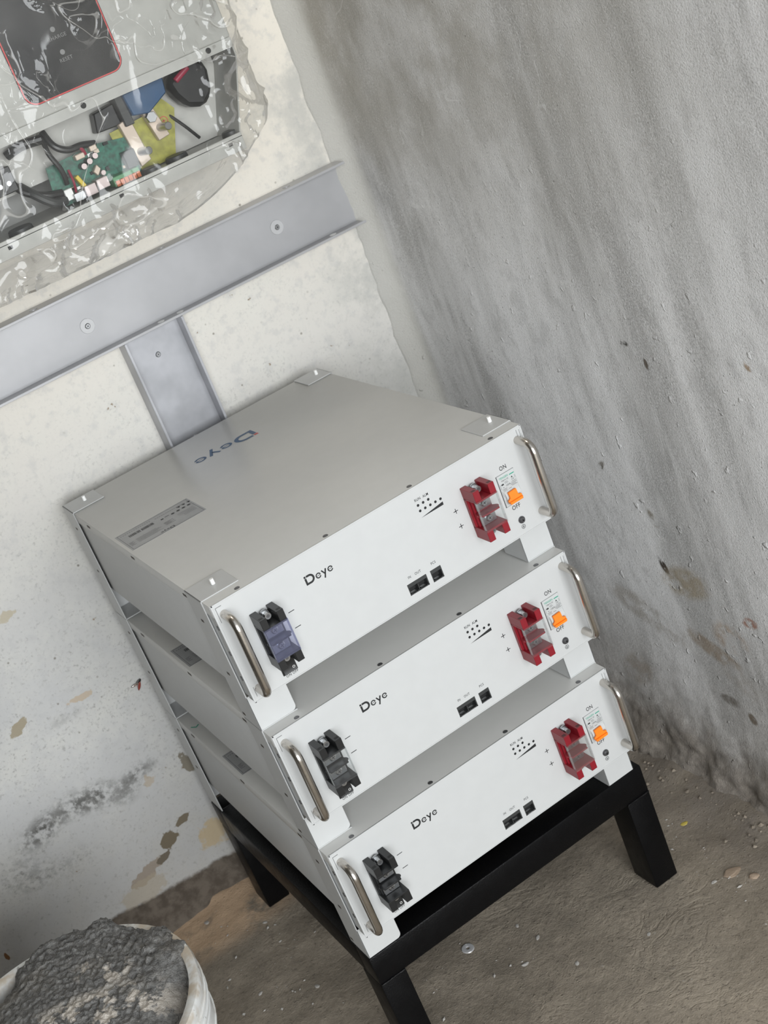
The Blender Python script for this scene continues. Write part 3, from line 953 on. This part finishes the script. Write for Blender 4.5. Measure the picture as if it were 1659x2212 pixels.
# ------------------------------------------------------------------ cable trunking on the back wall
def pan_screw(parent, name, c, r, loc):
    h_, x_ = MB(), MB()
    cross_head(h_, x_, c, r, .0025)
    o_ = h_.build(name, M['screw'], parent, loc=loc)
    x_.build('screw_recess', M['dkscrew'], o_, smooth=0)


def profile(name, mat, parent, path_axis, a, b_, lo, hi, depth, loc, lip=.004):
    """open C channel: back plate against the wall, two flanges, small inward lips"""
    t = .0018
    y0_, y1_ = YW - depth, YW + .002
    pts = [(y1_, lo), (y0_, lo), (y0_, lo + lip), (y0_ + .0012, lo + lip), (y0_ + .0012, lo + t), (YW - .003, lo + t), (YW - .003, hi - t), (y0_ + .0012, hi - t), (y0_ + .0012, hi - lip), (y0_, hi - lip), (y0_, hi), (y1_, hi)]
    b = MB()
    if path_axis == 0:
        b.prism(pts, 0, a, b_)
    else:
        b.prism([(p[1], p[0]) for p in pts], 2, a, b_)
    return b.build(name, mat, parent, bevel=.0004, segs=1, loc=loc)


th = empty('cable_trunking', (0.2, YW, Z0 + .716), 'wide horizontal pale metal cable trunking, open channel across the back wall', 'trunking')
L = (-.2, -YW, -(Z0 + .716))
profile('channel', M['alu'], th, 0, -0.9, 0.6185, Z0 + .6665, Z0 + .7665, .034, L)
for x, z in ((.1545, .7085), (.4875, .7148), (-.18, .705), (-.52, .71)):
    wsh = MB()
    wsh.lathe([(.0035, -.0012), (.0108, -.0012), (.0112, 0), (.0108, .0006), (.0035, .0006), (.0035, -.0012)], n=28)
    wsh.xf(Matrix.Translation((x, YW - .0039, Z0 + z)) @ Matrix.Rotation(math.pi / 2, 4, 'X'))
    wsh.build('clear_washer', M['washer'], th, loc=L)
    pan_screw(th, 'fixing_screw', (x, YW - .0036, Z0 + z), .0042, L)
for x in (.09, .30, .52, -.15):
    MB().cyl((x, YW - .018, Z0 + .7660), (x, YW - .018, Z0 + .7672), .006, n=18).build('knockout_disc', M['alu2'], th, loc=L)
for x in (.255, .288, .565):
    MB().cyl((x, YW - .016, Z0 + .6680), (x, YW - .016, Z0 + .6690), .0055, n=18).build('knockout_disc', M['pin'], th, loc=L)

tv = empty('cable_trunking', (.235, YW, Z0 + .30), 'vertical grey metal cable trunking dropping behind the battery stack', 'trunking')
L = (-.235, -YW, -(Z0 + .30))
profile('channel', M['alu2'], tv, 2, 0.30, Z0 + .6660, .1845, .2840, .034, L)
for x, z in ((.2335, .6235), (.2352, .4815), (.235, .33)):
    pan_screw(tv, 'fixing_screw', (x, YW - .0031, Z0 + z), .0042, L)

# ------------------------------------------------------------------ inverter
IX0, IX1, IY, IZ0, IZC, IZ1 = -.002, .428, .365, Z0 + .878, Z0 + 1.0015, Z0 + 1.60
iv = empty('inverter', (.213, .6, IZ0), 'white wall-mounted inverter with black display and its wiring compartment open, wrapped in clear plastic', 'inverter')
L = (-.213, -.6, -IZ0)
MB().box(IX0 + .002, IX1 - .002, .505, YW + .003, IZ0 + .004, IZ1 - .004).build('rear_housing', M['inv'], iv, bevel=.003, loc=L)
MB().box(IX0, IX1, IY + .012, .505, IZC + .013, IZ1).build('front_cover', M['inv'], iv, bevel=.005, segs=3, loc=L)
fr = MB().box(IX0, IX1, IY, IY + .0125, IZC + .0125, IZ1)
fr.build('cover_plate', M['inv'], iv, bevel=.0025, segs=3, loc=L)
lp = MB().box(IX0, IX1, IY + .0015, IY + .0035, IZC, IZC + .0125).build('cover_flange', M['inv'], iv, loc=L, smooth=0)
for x in (.2103, .3925, .030):
    MB().cyl((x, IY + .0016, Z0 + 1.0087), (x, IY + .0012, Z0 + 1.0087), .0038, n=18).build('screw_hole', M['blackmatt'], lp, smooth=0)
# compartment: floor tray, sides, mounting plate, rear sheet
tr = MB().box(IX0, IX1 - .036, IY, .505, Z0 + .8945, Z0 + .8965)
tr.box(IX0, IX1 - .036, IY, IY + .003, Z0 + .8780, Z0 + .9006)
tr.box(IX0, IX0 + .002, IY + .003, .505, Z0 + .8965, IZC + .012).prism([(IX1 - .002, IZC + .012), (IX1, IZC + .012), (IX1, IZC - .012), (IX1 - .036, Z0 + .8970), (IX1 - .038, Z0 + .8970), (IX1 - .002, IZC - .012)], 1, IY + .003, .505)
tr.build('wiring_tray', M['inv'], iv, bevel=.0006, segs=1, loc=L)
for x, z in ((.2083, .8912), (.0504, .8912), (.372, .8912)):
    MB().box(x - .003, x + .003, IY - .0006, IY + .0002, Z0 + z - .0028, Z0 + z + .0016).build('fixing_clip', M['blackmatt'], iv, loc=L, smooth=0)
MB().box(IX0 + .002, IX1 - .002, .500, .5045, Z0 + .8965, IZC + .0128).build('compartment_back', M['invdk'], iv, loc=L, smooth=0)
MB().box(IX0 + .003, .368, .4420, .4436, Z0 + .9370, IZC + .0125).build('mounting_plate', M['invin'], iv, loc=L, smooth=0)
MB().box(.236, IX1 - .004, .4450, .4466, Z0 + .8975, IZC + .0120).build('mounting_plate', M['invin'], iv, loc=L, smooth=0)
# display
def rrect(xa, xb, za, zb_, r, n=8):
    pts = []
    for cx, cz, a0 in ((xb - r, za + r, -90), (xb - r, zb_ - r, 0), (xa + r, zb_ - r, 90), (xa + r, za + r, 180)):
        pts += [(cx + r * math.cos(math.radians(a0 + 90 * i / n)), cz + r * math.sin(math.radians(a0 + 90 * i / n))) for i in range(n + 1)]
    return pts
zb0 = Z0 + 1.0312
ds = MB().prism(rrect(.1440, .2800, zb0 - .0012, zb0 + .3212, .0162), 1, IY - .0016, IY + .001).build('display_panel', M['glassblk'], iv, loc=L)
rp = rrect(.1455, .2785, zb0, zb0 + .32, .0150)
MB().stroke(rp, .0016, closed=True).xf(Matrix.Translation((0, IY - .0018, 0))).build('red_border', M['trimred'], ds, smooth=0)
pr = MB()
for s_, z in (('CHARGE', 1.0935), ('RESET', 1.0665)):
    put(pr, text(s_, .0062), .2135, IY - .0019, Z0 + z)
for z in (1.1035, 1.0755):
    pr.add([(.2125 + .0032 * math.cos(k * math.pi / 8), IY - .0019, Z0 + z + .0032 * math.sin(k * math.pi / 8)) for k in range(16)], [tuple(range(16))])
pr.build('display_print', M['grey'], ds, smooth=0)

def part(name, mb_, mt, bevel=0.0006, parent=None, **kw):
    if parent is None:
        return mb_.build(name, mt, iv, bevel=bevel, segs=1, loc=L, **kw)
    return mb_.build(name, mt, parent, bevel=bevel, segs=1, **kw)

def slab(pts, ya, yb):
    return MB().prism([(x, Z0 + z) for x, z in pts], 1, ya, yb)

# main circuit board with its components
pcb = part('circuit_board', slab([(.1420, .9180), (.1470, .9530), (.2180, .9560), (.2620, .9480), (.2640, .9000), (.1520, .9000)], .4200, .4216), M['pcb'], 0)
for x, z in ((.1905, .9375), (.2000, .9405), (.2095, .9440)):
    part('capacitor', MB().cyl((x, .4200, Z0 + z), (x, .4060, Z0 + z), .0042, n=18), M['black'], .0005, pcb)
    part('capacitor_cap', MB().cyl((x, .4060, Z0 + z), (x, .4056, Z0 + z), .0037, n=18), M['cap'], 0, pcb)
part('capacitor', MB().cyl((.2120, .4200, Z0 + .9200), (.2120, .4100, Z0 + .9200), .0034, n=18), M['cap'], .0004, pcb)
part('inductor', slab([(.2000, .9260), (.2075, .9330), (.2110, .9260), (.2040, .9190)], .4100, .4195), M['tan'], .0008, pcb)
part('ferrite', slab([(.1740, .9290), (.1790, .9310), (.1850, .9130), (.1800, .9110)], .4080, .4195), M['yellow'], .0008, pcb)
part('jack', MB().box(.1610, .1760, .4020, .4198, Z0 + .9010, Z0 + .9120), M['screw'], .0006, pcb)
part('jack', MB().box(.1770, .1930, .4000, .4198, Z0 + .9015, Z0 + .9150), M['cap'], .0006, pcb)
part('jack', MB().box(.1950, .2110, .4000, .4198, Z0 + .9030, Z0 + .9165), M['cap'], .0006, pcb)
part('connector', MB().box(.1850, .1980, .4080, .4198, Z0 + .9470, Z0 + .9540), M['tan'], .0008, pcb)
part('connector', MB().box(.2070, .2170, .4080, .4198, Z0 + .9500, Z0 + .9570), M['tan'], .0008, pcb)
part('connector', MB().box(.1530, .1640, .4080, .4198, Z0 + .9060, Z0 + .9200), M['pin'], .0008, pcb)
part('heat_sink', MB().box(.2440, .2610, .4060, .4198, Z0 + .9110, Z0 + .9330), M['char'], .0008, pcb)
for i in range(10):
    x, z = .158 + .10 * rnd.random(), .905 + .045 * rnd.random()
    part('chip', MB().box(x, x + .004 + .004 * rnd.random(), .4170, .4199, Z0 + z, Z0 + z + .003 + .002 * rnd.random()), rnd.choice((M['char'], M['blackmatt'], M['tan'], M['pin'])), 0, pcb)
tg = part('terminal_strip', MB().box(.2150, .2530, .3950, .4199, Z0 + .8985, Z0 + .9110), M['terminal_green'])
for i in range(6):
    part('wire_clamp', MB().box(.2165 + .0060 * i, .2215 + .0060 * i, .3905, .3952, Z0 + .8985, Z0 + .9060), M['terminal_orange'], .0004, tg)
# battery terminals on a yellow-green board
yb = part('terminal_board', slab([(.2440, .9600), (.2930, .9620), (.3280, .9740), (.3400, .9560), (.3160, .8985), (.2480, .8985)], .4230, .4250), M['pcby'], 0)
part('busbar', slab([(.2570, .9660), (.2740, .9700), (.2800, .9100), (.2640, .9060)], .4130, .4230), M['tan'], .0008, yb)
part('busbar', slab([(.2920, .9710), (.3080, .9740), (.3170, .9290), (.3000, .9270)], .4130, .4230), M['tan'], .0008, yb)
for x, z, mt in ((.2700, .9240, 'screw'), (.3075, .9420, 'screw')):
    part('terminal_stud', MB().cyl((x, .4140, Z0 + z), (x + .004, .3900, Z0 + z), .0052, n=18), M[mt], .0006, yb)
for x, z, mt in ((.2510, .9385, 'pin'), (.3195, .9465, 'trimred')):
    rg = MB()
    ring(rg, x, Z0 + z, .0055, .0010)
    rg.stroke([(x - .0026, Z0 + z), (x + .0026, Z0 + z)], .0010)
    if mt == 'trimred':
        rg.stroke([(x, Z0 + z - .0026), (x, Z0 + z + .0026)], .0010)
    rg.xf(Matrix.Translation((0, .4226, 0)))
    part('polarity_mark', rg, M[mt], 0, yb, smooth=0)
part('hex_nut', MB().cyl((.3000, .4130, Z0 + .9590), (.3000, .4040, Z0 + .9590), .0078, n=6), M['screw'], .0006, yb)
part('relay', slab([(.2760, .9700), (.2730, .9990), (.3330, 1.0000), (.3300, .9800), (.2980, .9650)], .4000, .4230), M['bluerelay'], .0015)
part('relay_base', slab([(.2640, .9600), (.2630, 1.0000), (.2745, 1.0000), (.2770, .9600)], .4080, .4300), M['char'], .0010)
part('cable_bundle', slab([(.3420, .9700), (.3380, .9880), (.3560, 1.0010), (.3880, 1.0060), (.4000, .9900), (.3930, .9560), (.3760, .9430), (.3520, .9520)], .4060, .4350), M['black'], .0060)
part('fuse', MB().tube([(.3480, .4020, Z0 + .9880), (.3700, .4000, Z0 + .9985)], .0042, 12), M['wirered'], .0008)
part('dc_switch', slab([(.2280, .9660), (.2340, .9900), (.2630, .9930), (.2640, .9640)], .4200, .4400), M['black'], .0015)
part('ac_terminal', MB().box(.0600, .1020, .4080, .4410, Z0 + .9440, Z0 + .9760), M['black'], .0012)
for i in range(3):
    part('terminal_screw', MB().cyl((.0690 + .0120 * i, .4080, Z0 + .9560), (.0690 + .0120 * i, .4070, Z0 + .9560), .0030, n=14), M['screw'], 0)

def cable(name, pts, r, mt):
    q = []
    P_ = [Vector((x, y, Z0 + z)) for x, y, z in pts]
    for i in range(len(P_) - 1):
        p0, p1, p2, p3 = P_[max(i - 1, 0)], P_[i], P_[i + 1], P_[min(i + 2, len(P_) - 1)]
        for k in range(6):
            t = k / 6
            q.append(0.5 * ((2 * p1) + (p2 - p0) * t + (2 * p0 - 5 * p1 + 4 * p2 - p3) * t * t + (3 * p1 - p0 - 3 * p2 + p3) * t ** 3))
    q.append(P_[-1])
    return part(name, MB().tube(q, r, 10), mt, 0)

cable('cable', [(.1100, .430, .985), (.1300, .420, .990), (.1560, .415, .988)], .0062, M['black'])
cable('cable', [(.1620, .420, .995), (.1660, .410, .975), (.1800, .408, .964), (.2000, .410, .962), (.2180, .414, .957)], .0045, M['black'])
cable('cable', [(.1600, .420, .992), (.1560, .412, .970), (.1620, .410, .945), (.1630, .416, .925)], .0034, M['black'])
cable('cable', [(.0980, .430, .960), (.1080, .420, .938), (.1300, .412, .924), (.1520, .414, .918)], .0050, M['black'])
cable('cable', [(.1080, .430, .945), (.1180, .415, .930), (.1350, .408, .912), (.1520, .412, .908)], .0060, M['char'])
cable('cable', [(.1850, .412, .964), (.1960, .408, .960), (.2000, .412, .950)], .0024, M['wirered'])
cable('cable', [(.3300, .425, .950), (.3420, .418, .930), (.3560, .420, .908)], .0022, M['black'])
cable('cable', [(.1720, .416, .940), (.1700, .408, .925), (.1690, .414, .912)], .0016, M['wirered'])
for x, y, rx_ in ((.0780, .395, .017), (.2680, .395, .014), (.3080, .400, .016), (.3900, .395, .013)):
    part('cable_gland', MB().cyl((x, y, Z0 + .8966), (x, y, Z0 + .9040), rx_, rx_ * .92, n=24), M['char'], .0010)

# ------------------------------------------------------------------ plastic wrap
def bag_bump(g_):
    a = g_.noise(5.5, 2, 0.5, dist=1.2)
    r1 = g_.math('ABSOLUTE', g_.math('SUBTRACT', a, 0.5))
    b_ = g_.noise(17, 2, 0.5, dist=1.6)
    r2 = g_.math('ABSOLUTE', g_.math('SUBTRACT', b_, 0.5))
    gate = g_.step(g_.noise(7, 2), 0.50, 0.64)
    hh = g_.math('ADD', g_.step(r1, 0.0, 0.016), g_.math('MULTIPLY', g_.math('MULTIPLY', g_.step(r2, 0.0, 0.030), gate), 0.8))
    hh = g_.math('ADD', hh, g_.math('MULTIPLY', g_.math('MULTIPLY', g_.noise(70, 2, dist=0.8), gate), 0.5))
    return g_.bump(hh, 0.32, 0.004)


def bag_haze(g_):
    # creased, doubled film is milkier; grey below the tray also paints wall shade
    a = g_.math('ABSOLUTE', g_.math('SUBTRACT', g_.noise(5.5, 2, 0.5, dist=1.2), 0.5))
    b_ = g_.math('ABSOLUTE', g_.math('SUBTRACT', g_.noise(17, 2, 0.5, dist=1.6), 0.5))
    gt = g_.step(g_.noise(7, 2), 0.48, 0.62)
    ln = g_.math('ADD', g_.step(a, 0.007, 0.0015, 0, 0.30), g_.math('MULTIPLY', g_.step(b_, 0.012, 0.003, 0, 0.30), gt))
    gathered_shade = g_.math('MULTIPLY', g_.step(g_.sep()[2], Z0 + .895, Z0 + .872), 0.30)
    return g_.math('ADD', g_.math('ADD', ln, gathered_shade), g_.step(g_.noise(7, 4, 0.6, dist=1.5), 0.35, 0.75, 0.010, 0.075), clamp=True)


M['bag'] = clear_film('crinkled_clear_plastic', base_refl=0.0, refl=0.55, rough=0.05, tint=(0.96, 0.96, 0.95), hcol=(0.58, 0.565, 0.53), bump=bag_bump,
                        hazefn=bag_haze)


def ridged(p, s, k):
    return 1 - min(1.0, abs(noise.noise(Vector(p) * s + Vector((k, k * 2, 0)))) * 3.0)


def bag_pt(u, v):
    """u runs along the front from left to the right corner and back to the wall, v from the top down and under"""
    xl, xr, yf, rc, Ls = -.022, .444, .345, .03, .20
    Lf, q_ = xr - xl - 2 * rc, rc * 1.5708
    s_ = u * (Lf + 2 * q_ + 2 * Ls) - Ls - q_          # 0 at the left end of the flat front
    if s_ < -q_:
        x, y, n_ = xl, yf + rc + (-s_ - q_), Vector((-1, 0, 0))
    elif s_ < 0:
        a = -s_ / rc
        x, y, n_ = xl + rc - rc * math.sin(a), yf + rc * (1 - math.cos(a)), Vector((-math.sin(a), -math.cos(a), 0))
    elif s_ < Lf:
        x, y, n_ = xl + rc + s_, yf, Vector((0, -1, 0))
    elif s_ < Lf + q_:
        a = (s_ - Lf) / rc
        x, y, n_ = xr - rc + rc * math.sin(a), yf + rc * (1 - math.cos(a)), Vector((math.sin(a), -math.cos(a), 0))
    else:
        x, y, n_ = xr, yf + rc + (s_ - Lf - q_), Vector((1, 0, 0))
    # lower hem sags to the left, pulled up at the right corner
    zbot = Z0 + .835 + .02 * max(0, -x) + 0.085 * max(0.0, (x - .22) / .224) ** 2.2 + .02 * max(0, s_ - Lf - rc) / Ls
    top = Z0 + 1.66
    if v < .86:
        t = v / .86
        z = top + (zbot - top) * t ** 0.85
    else:
        t = (v - .86) / .14
        z = zbot - .012 * math.sin(t * math.pi)
        y = y + (YW - .006 - y) * t
        if x > xr - .035:
            x = x - .02 * t
    p = Vector((x, y, z))
    low = min(1, max(0, (Z0 + .95 - z) / .1))
    amp = .004 + .012 * low + (.006 if s_ > Lf - .06 else 0)
    gate = max(0.0, min(1.0, noise.noise(p * 6 + Vector((9, 2, 4))) * 2.2 + .15 + low * .4 + (.5 if s_ > Lf - .05 else 0)))
    d = amp * (.8 * noise.noise(p * 5 + Vector((3, 1, 7))) + .35 * ridged(p, 7.5, 4.3) ** 2 + gate * (.5 * ridged(p, 17, 8.1) ** 2 + .34 * ridged(p, 44, 2.2)) - .3)
    d += .010 * low
    q = p + n_ * d
    q.y = min(q.y, YW - .004)
    if v < .86 and q.y > IY - .006 and 0 <= s_ < Lf:
        q.y = IY - .006
    if s_ < -q_ and v < .86:
        q.x = min(q.x, IX0 - .004)
    if s_ >= Lf + q_ and v < .86:
        q.x = max(q.x, IX1 + .004)
    return tuple(q)


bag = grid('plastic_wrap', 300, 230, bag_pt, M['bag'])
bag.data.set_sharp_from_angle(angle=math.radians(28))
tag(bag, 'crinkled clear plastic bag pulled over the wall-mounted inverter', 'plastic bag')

# ------------------------------------------------------------------ mortar bucket
bcx, bcy, bz, br_ = -.3615, .032, .365, .170
g = G('used_white_bucket')
zz = g.sep()[2]
c = g.mix(g.step(g.noise(18, 5, 0.65), 0.52, 0.68, 0, 0.7), (0.72, 0.73, 0.72), (0.40, 0.37, 0.33))
c = g.mix(g.step(g.noise(60, 4, 0.6), 0.62, 0.70, 0, 0.8), c, (0.14, 0.135, 0.13))
c = g.mix(g.math('MULTIPLY', g.step(zz, .335, .36), g.step(g.noise(26, 4), 0.40, 0.6)), c, (0.50, 0.43, 0.34))
M['bucket'] = g.out(c, 0.42, 0.0, g.bump(g.noise(120, 3), 0.2, 0.001))
bk = empty('bucket', (bcx, bcy, 0), 'large splashed white plastic bucket heaped with mortar at the lower left', 'bucket')
b = MB().lathe([(.0, .003), (.135, .003), (.140, .010), (.158, .290), (.164, .300), (.165, .318), (.1655, .322), (.168, .330), (.1695, .352), (.1705, .360), (.169, .3645), (.163, .365), (.157, .362), (.1545, .350), (.150, .30), (.132, .015), (.0, .013)], n=72)
b.build('bucket_shell', M['bucket'], bk, smooth=40)
for zz_ in (.300, .322, .334, .344):
    rr_ = {.300: .1648, .322: .1662, .334: .1690, .344: .1698}[zz_]
    b = MB().lathe([(rr_ - .002, zz_ - .0016), (rr_ + .0008, zz_ - .0008), (rr_ + .0008, zz_ + .0008), (rr_ - .002, zz_ + .0016)], n=72)
    b.build('rib', M['bucket'], bk)

g = G('wet_mortar')
n2 = g.noise(14, 5, 0.6)
n3 = g.noise(110, 5, 0.65)
n4 = g.noise(420, 2, 0.6)
c = g.mix(g.step(n3, 0.36, 0.66), (0.105, 0.104, 0.101), (0.215, 0.213, 0.206))
c = g.mix(g.step(n2, 0.52, 0.66, 0, 0.35), c, (0.17, 0.15, 0.12))
pale = g.math('MULTIPLY', g.math('ADD', g.blob((0.035, -0.02), (0.13, 0.055), 0.4, (0, 1), .5), g.blob((0.075, 0.045), (0.05, 0.03), 0.9, (0, 1), .5), clamp=True), g.step(g.noise(30, 5, 0.62), 0.50, 0.56))
ck = g.math('ABSOLUTE', g.math('SUBTRACT', g.noise(48, 3, 0.6, dist=0.6), 0.5))
c = g.mix(g.step(ck, 0.012, 0.002, 0, 0.8), c, (0.035, 0.034, 0.033))
c = g.mix(pale, c, (0.50, 0.46, 0.41))
M['mortar'] = g.out(c, 0.7, 0.0, g.bump(g.math('ADD', n3, g.math('MULTIPLY', n4, 0.5)), 0.9, 0.004))


def mortar_pt(u, v):
    a = u * 2 * math.pi
    over = max(0.0, min(1.0, (math.cos(a - .74) - .50) * 4.0))
    over *= .9 + .35 * noise.noise(Vector((math.cos(a) * 4, math.sin(a) * 4, 6)))
    r = v * (.1525 + .0190 * over + .005 * noise.noise(Vector((math.cos(a) * 9, math.sin(a) * 9, 1))))
    x, y = r * math.cos(a), r * math.sin(a)
    # heaped to the rear, hollowed towards the front right where the rim shows
    hp = .5 + .5 * (y / .166)
    bare = (1 - over) * max(0, (v - .70) / .3) ** 1.5
    z = .356 + .012 * math.cos(v * 1.57) + .014 * hp
    p = Vector((x, y, 0))
    cl = .55 * abs(noise.noise(p * 45 + Vector((5, 0, 0)))) + .7 * abs(noise.noise(p * 110)) + .35 * abs(noise.noise(p * 210))
    lump = .13 + .9 * max(0, .5 * noise.noise(p * 9 + Vector((2, 2, 9))) + .25 + (x + y) * 2.2)
    z += .009 * cl * lump + .003 * noise.noise(p * 160)
    z -= .022 * bare + .004
    z += .010 * over * max(0, (v - .6) / .4)
    if v > .96:
        z -= .005 * (v - .96) / .04
    return (x, y, z)


mo = grid('mortar_heap', 300, 130, mortar_pt, M['mortar'])
mo.location = (bcx, bcy, 0)
tag(mo, 'lumpy dark grey wet mortar heaped in the white bucket', 'mortar')

# ------------------------------------------------------------------ small things on floor and wall
def floor_z(x, y):
    return 0.0045 * nz(x, y, 0, 7) + 0.0015 * nz(x, y, 5, 30, 3) - 0.003 + 0.010 * math.exp(-max(0.0, YW - y) / 0.045) * (1 + nz(x, y, 2, 12)) + 0.012 * math.exp(-max(0.0, 0.60 - x) / 0.035) * (1 + nz(x, y, 4, 14))


wx, wy = .165, .159
w = MB().lathe([(.0028, 0), (.0090, 0), (.0096, .0006), (.0088, .0016), (.0040, .0022), (.0028, .0018), (.0028, 0)], n=28)
wo = w.build('plastic_washer', M['washer'])
wo.location = (wx, wy, floor_z(wx, wy) + .0006)
wo.rotation_euler = (0.12, 0.08, 0)
tag(wo, 'small translucent plastic washer lying on the floor before the stand', 'washer')


def chip(x, y, s, mat, name, label, cat, group=None, flat=.35):
    bm = bmesh.new()
    bmesh.ops.create_icosphere(bm, subdivisions=2, radius=s)
    k = rnd.random() * 50
    for v in bm.verts:
        v.co *= 1 + .45 * noise.noise(v.co / s * 1.1 + Vector((k, 0, 0)))
        v.co.x *= 1.5
        v.co.z *= flat
    me = bpy.data.meshes.new(name)
    bm.to_mesh(me)
    bm.free()
    me.materials.append(mat)
    o = bpy.data.objects.new(name, me)
    COL.objects.link(o)
    o.location = (x, y, floor_z(x, y) + s * flat * .5)
    o.rotation_euler = (0, 0, rnd.random() * 6)
    return tag(o, label, cat, group)


M['chipw'] = plain('lime_chip', (0.45, 0.43, 0.40), 0.8, bump=.3)
M['chipy'] = plain('yellow_chip', (0.50, 0.40, 0.08), 0.6)
M['chipb'] = plain('brown_chip', (0.34, 0.26, 0.19), 0.8)
chip(.5335, .0961, .0038, M['chipy'], 'yellow_chip', 'small yellow chip on the floor by the front right leg of the stand', 'debris')
px = lambda *a: a
chip(.475, -.035, .003, M['chipw'], 'plaster_chip', 'white plaster chip touching the foot of the front right stand leg', 'debris', None, .3)

for x, y, s_, lab in ((.2036, .0651, .0036, 'white chip on the floor just right of the translucent washer'),
                      (.2460, .0910, .0030, 'white chip on the floor midway between the washer and the front right leg'),
                      (.2523, .0041, .0030, 'white chip on the floor right of the chip beside the washer, level with it'),
                      (.3517, -.0345, .0026, 'white chip alone on the floor in front of the front right stand leg'),
                      (.2404, .1367, .0026, 'white chip on the floor closest below the front rail of the stand'),
                      (-.0966, .5746, .0036, 'white chip at the wall foot, nearest the heaped rim of the bucket'),
                      (-.0257, .4895, .0030, 'white chip on the floor just in front of the rear left stand leg'),
                      (-.0321, .2854, .0034, 'elongated white chip beside the left rail, nearest the viewer of those there'),
                      (-.1017, .3493, .0030, 'white chip on the floor halfway between the bucket and the left rail')):
    chip(x, y, s_, M['chipw'], 'plaster_chip', lab, 'debris', 'white plaster chips on the floor', .3)
chip(.5029, -.0439, .0085, M['chipb'], 'mortar_flake', 'flat pale brown mortar flake on the floor right of the front right stand leg', 'debris', None, .18)
chip(.5150, -.0744, .0050, M['chipb'], 'mortar_lump', 'small grey mortar lump on the floor at the right edge, beyond the brown flake', 'debris', None, .6)

# loose crumbs swept about the floor: nobody could count them
cr = MB()
for i in range(260):
    if i < 150:
        x, y = -.14 + .36 * rnd.random(), .05 + .52 * rnd.random()
    else:
        x, y = .46 + .065 * rnd.random(), -.25 + .7 * rnd.random()
    if -.01 < x < .46 and .02 < y < .565 and rnd.random() < .5:
        continue
    s_ = .0006 + .0022 * rnd.random() ** 3
    z = floor_z(x, y) + s_ * .4
    a = rnd.random() * 6.28
    e = 1 + rnd.random() * 1.6
    c_, d_ = math.cos(a), math.sin(a)
    pts = [(x + (c_ * p * e - d_ * q) * s_, y + (d_ * p * e + c_ * q) * s_, z + r * s_ * .7) for p, q, r in ((1, 0, 0), (0, 1, 0), (-1, .2, 0), (-.2, -1, 0), (.1, .1, 1), (0, 0, -1))]
    cr.add(pts, [(0, 1, 4), (1, 2, 4), (2, 3, 4), (3, 0, 4), (1, 0, 5), (2, 1, 5), (3, 2, 5), (0, 3, 5)])
tag(cr.build('plaster_crumbs', M['chipw'], smooth=0), 'pale plaster crumbs scattered over the floor round the stand', 'debris', None, 'stuff')

M['rubble'] = plain('mortar_rubble', (0.23, 0.195, 0.155), 0.9, bump=.4, var=.3, vscale=60)
rb = MB()
for i in range(330):
    y = -.32 + .85 * rnd.random()
    x = .600 - abs(rnd.gauss(0, .022))
    s_ = .0008 + .0034 * rnd.random() ** 4
    if x < .53:
        continue
    z = floor_z(x, y) + s_ * .35
    a = rnd.random() * 6.28
    pts = []
    for p, q, r in ((1, 0, 0), (.5, .8, .1), (-.6, .7, 0), (-1, -.1, .1), (-.4, -.8, 0), (.6, -.7, .1), (.1, .2, .8), (.2, -.3, .7), (0, 0, -.6)):
        k_ = .75 + .5 * rnd.random()
        pts.append((x + (p * math.cos(a) - q * math.sin(a)) * s_ * k_, y + (p * math.sin(a) + q * math.cos(a)) * s_ * k_, z + r * s_ * k_))
    fs = []
    for j in range(6):
        n_ = (j + 1) % 6
        fs += [(j, n_, 6 if j < 3 else 7), (n_, j, 8)]
    fs += [(0, 6, 7), (3, 7, 6)]
    rb.add(pts, fs)
tag(rb.build('mortar_rubble', M['rubble'], smooth=0), 'loose mortar rubble along the foot of the grey wall', 'rubble', None, 'stuff')

# insect on the back wall
ins = empty('insect', (-.0144, YW - .003, Z0 + .172), 'small dark insect with red-brown wing on the white wall beside the batteries', 'insect')
M['insectdark'] = plain('insect_dark', (0.012, 0.008, 0.006), 0.35)
M['insectred'] = plain('insect_red_wing', (0.22, 0.025, 0.012), 0.35)
M['insectwing'] = clear_film('insect_clear_wing', haze=.5, hcol=(.35, .25, .2))


def leafshape(name, a, b_, w, mt, yo):
    A, B = Vector(a), Vector(b_)
    d = (B - A)
    n_ = Vector((-d.y, d.x)).normalized()
    top, bot = [], []
    for i in range(9):
        t = i / 8
        ww = w * math.sin(math.pi * min(1, .08 + t * .92)) ** .7
        p = A + d * t
        top.append(p + n_ * ww)
        bot.append(p - n_ * ww)
    pts = [(p.x, p.y) for p in top + bot[::-1]]
    return MB().prism(pts, 1, yo - .0011, yo + .0011).build(name, mt, ins, bevel=.0006, segs=2)


leafshape('body', (.0070, .0050), (-.0040, -.0002), .0026, M['insectdark'], .0005)
leafshape('wing', (.0035, .0024), (-.0040, -.0098), .0022, M['insectred'], -.0012)
leafshape('wing', (.0010, .0016), (-.0125, .0012), .0018, M['insectwing'], -.0010)
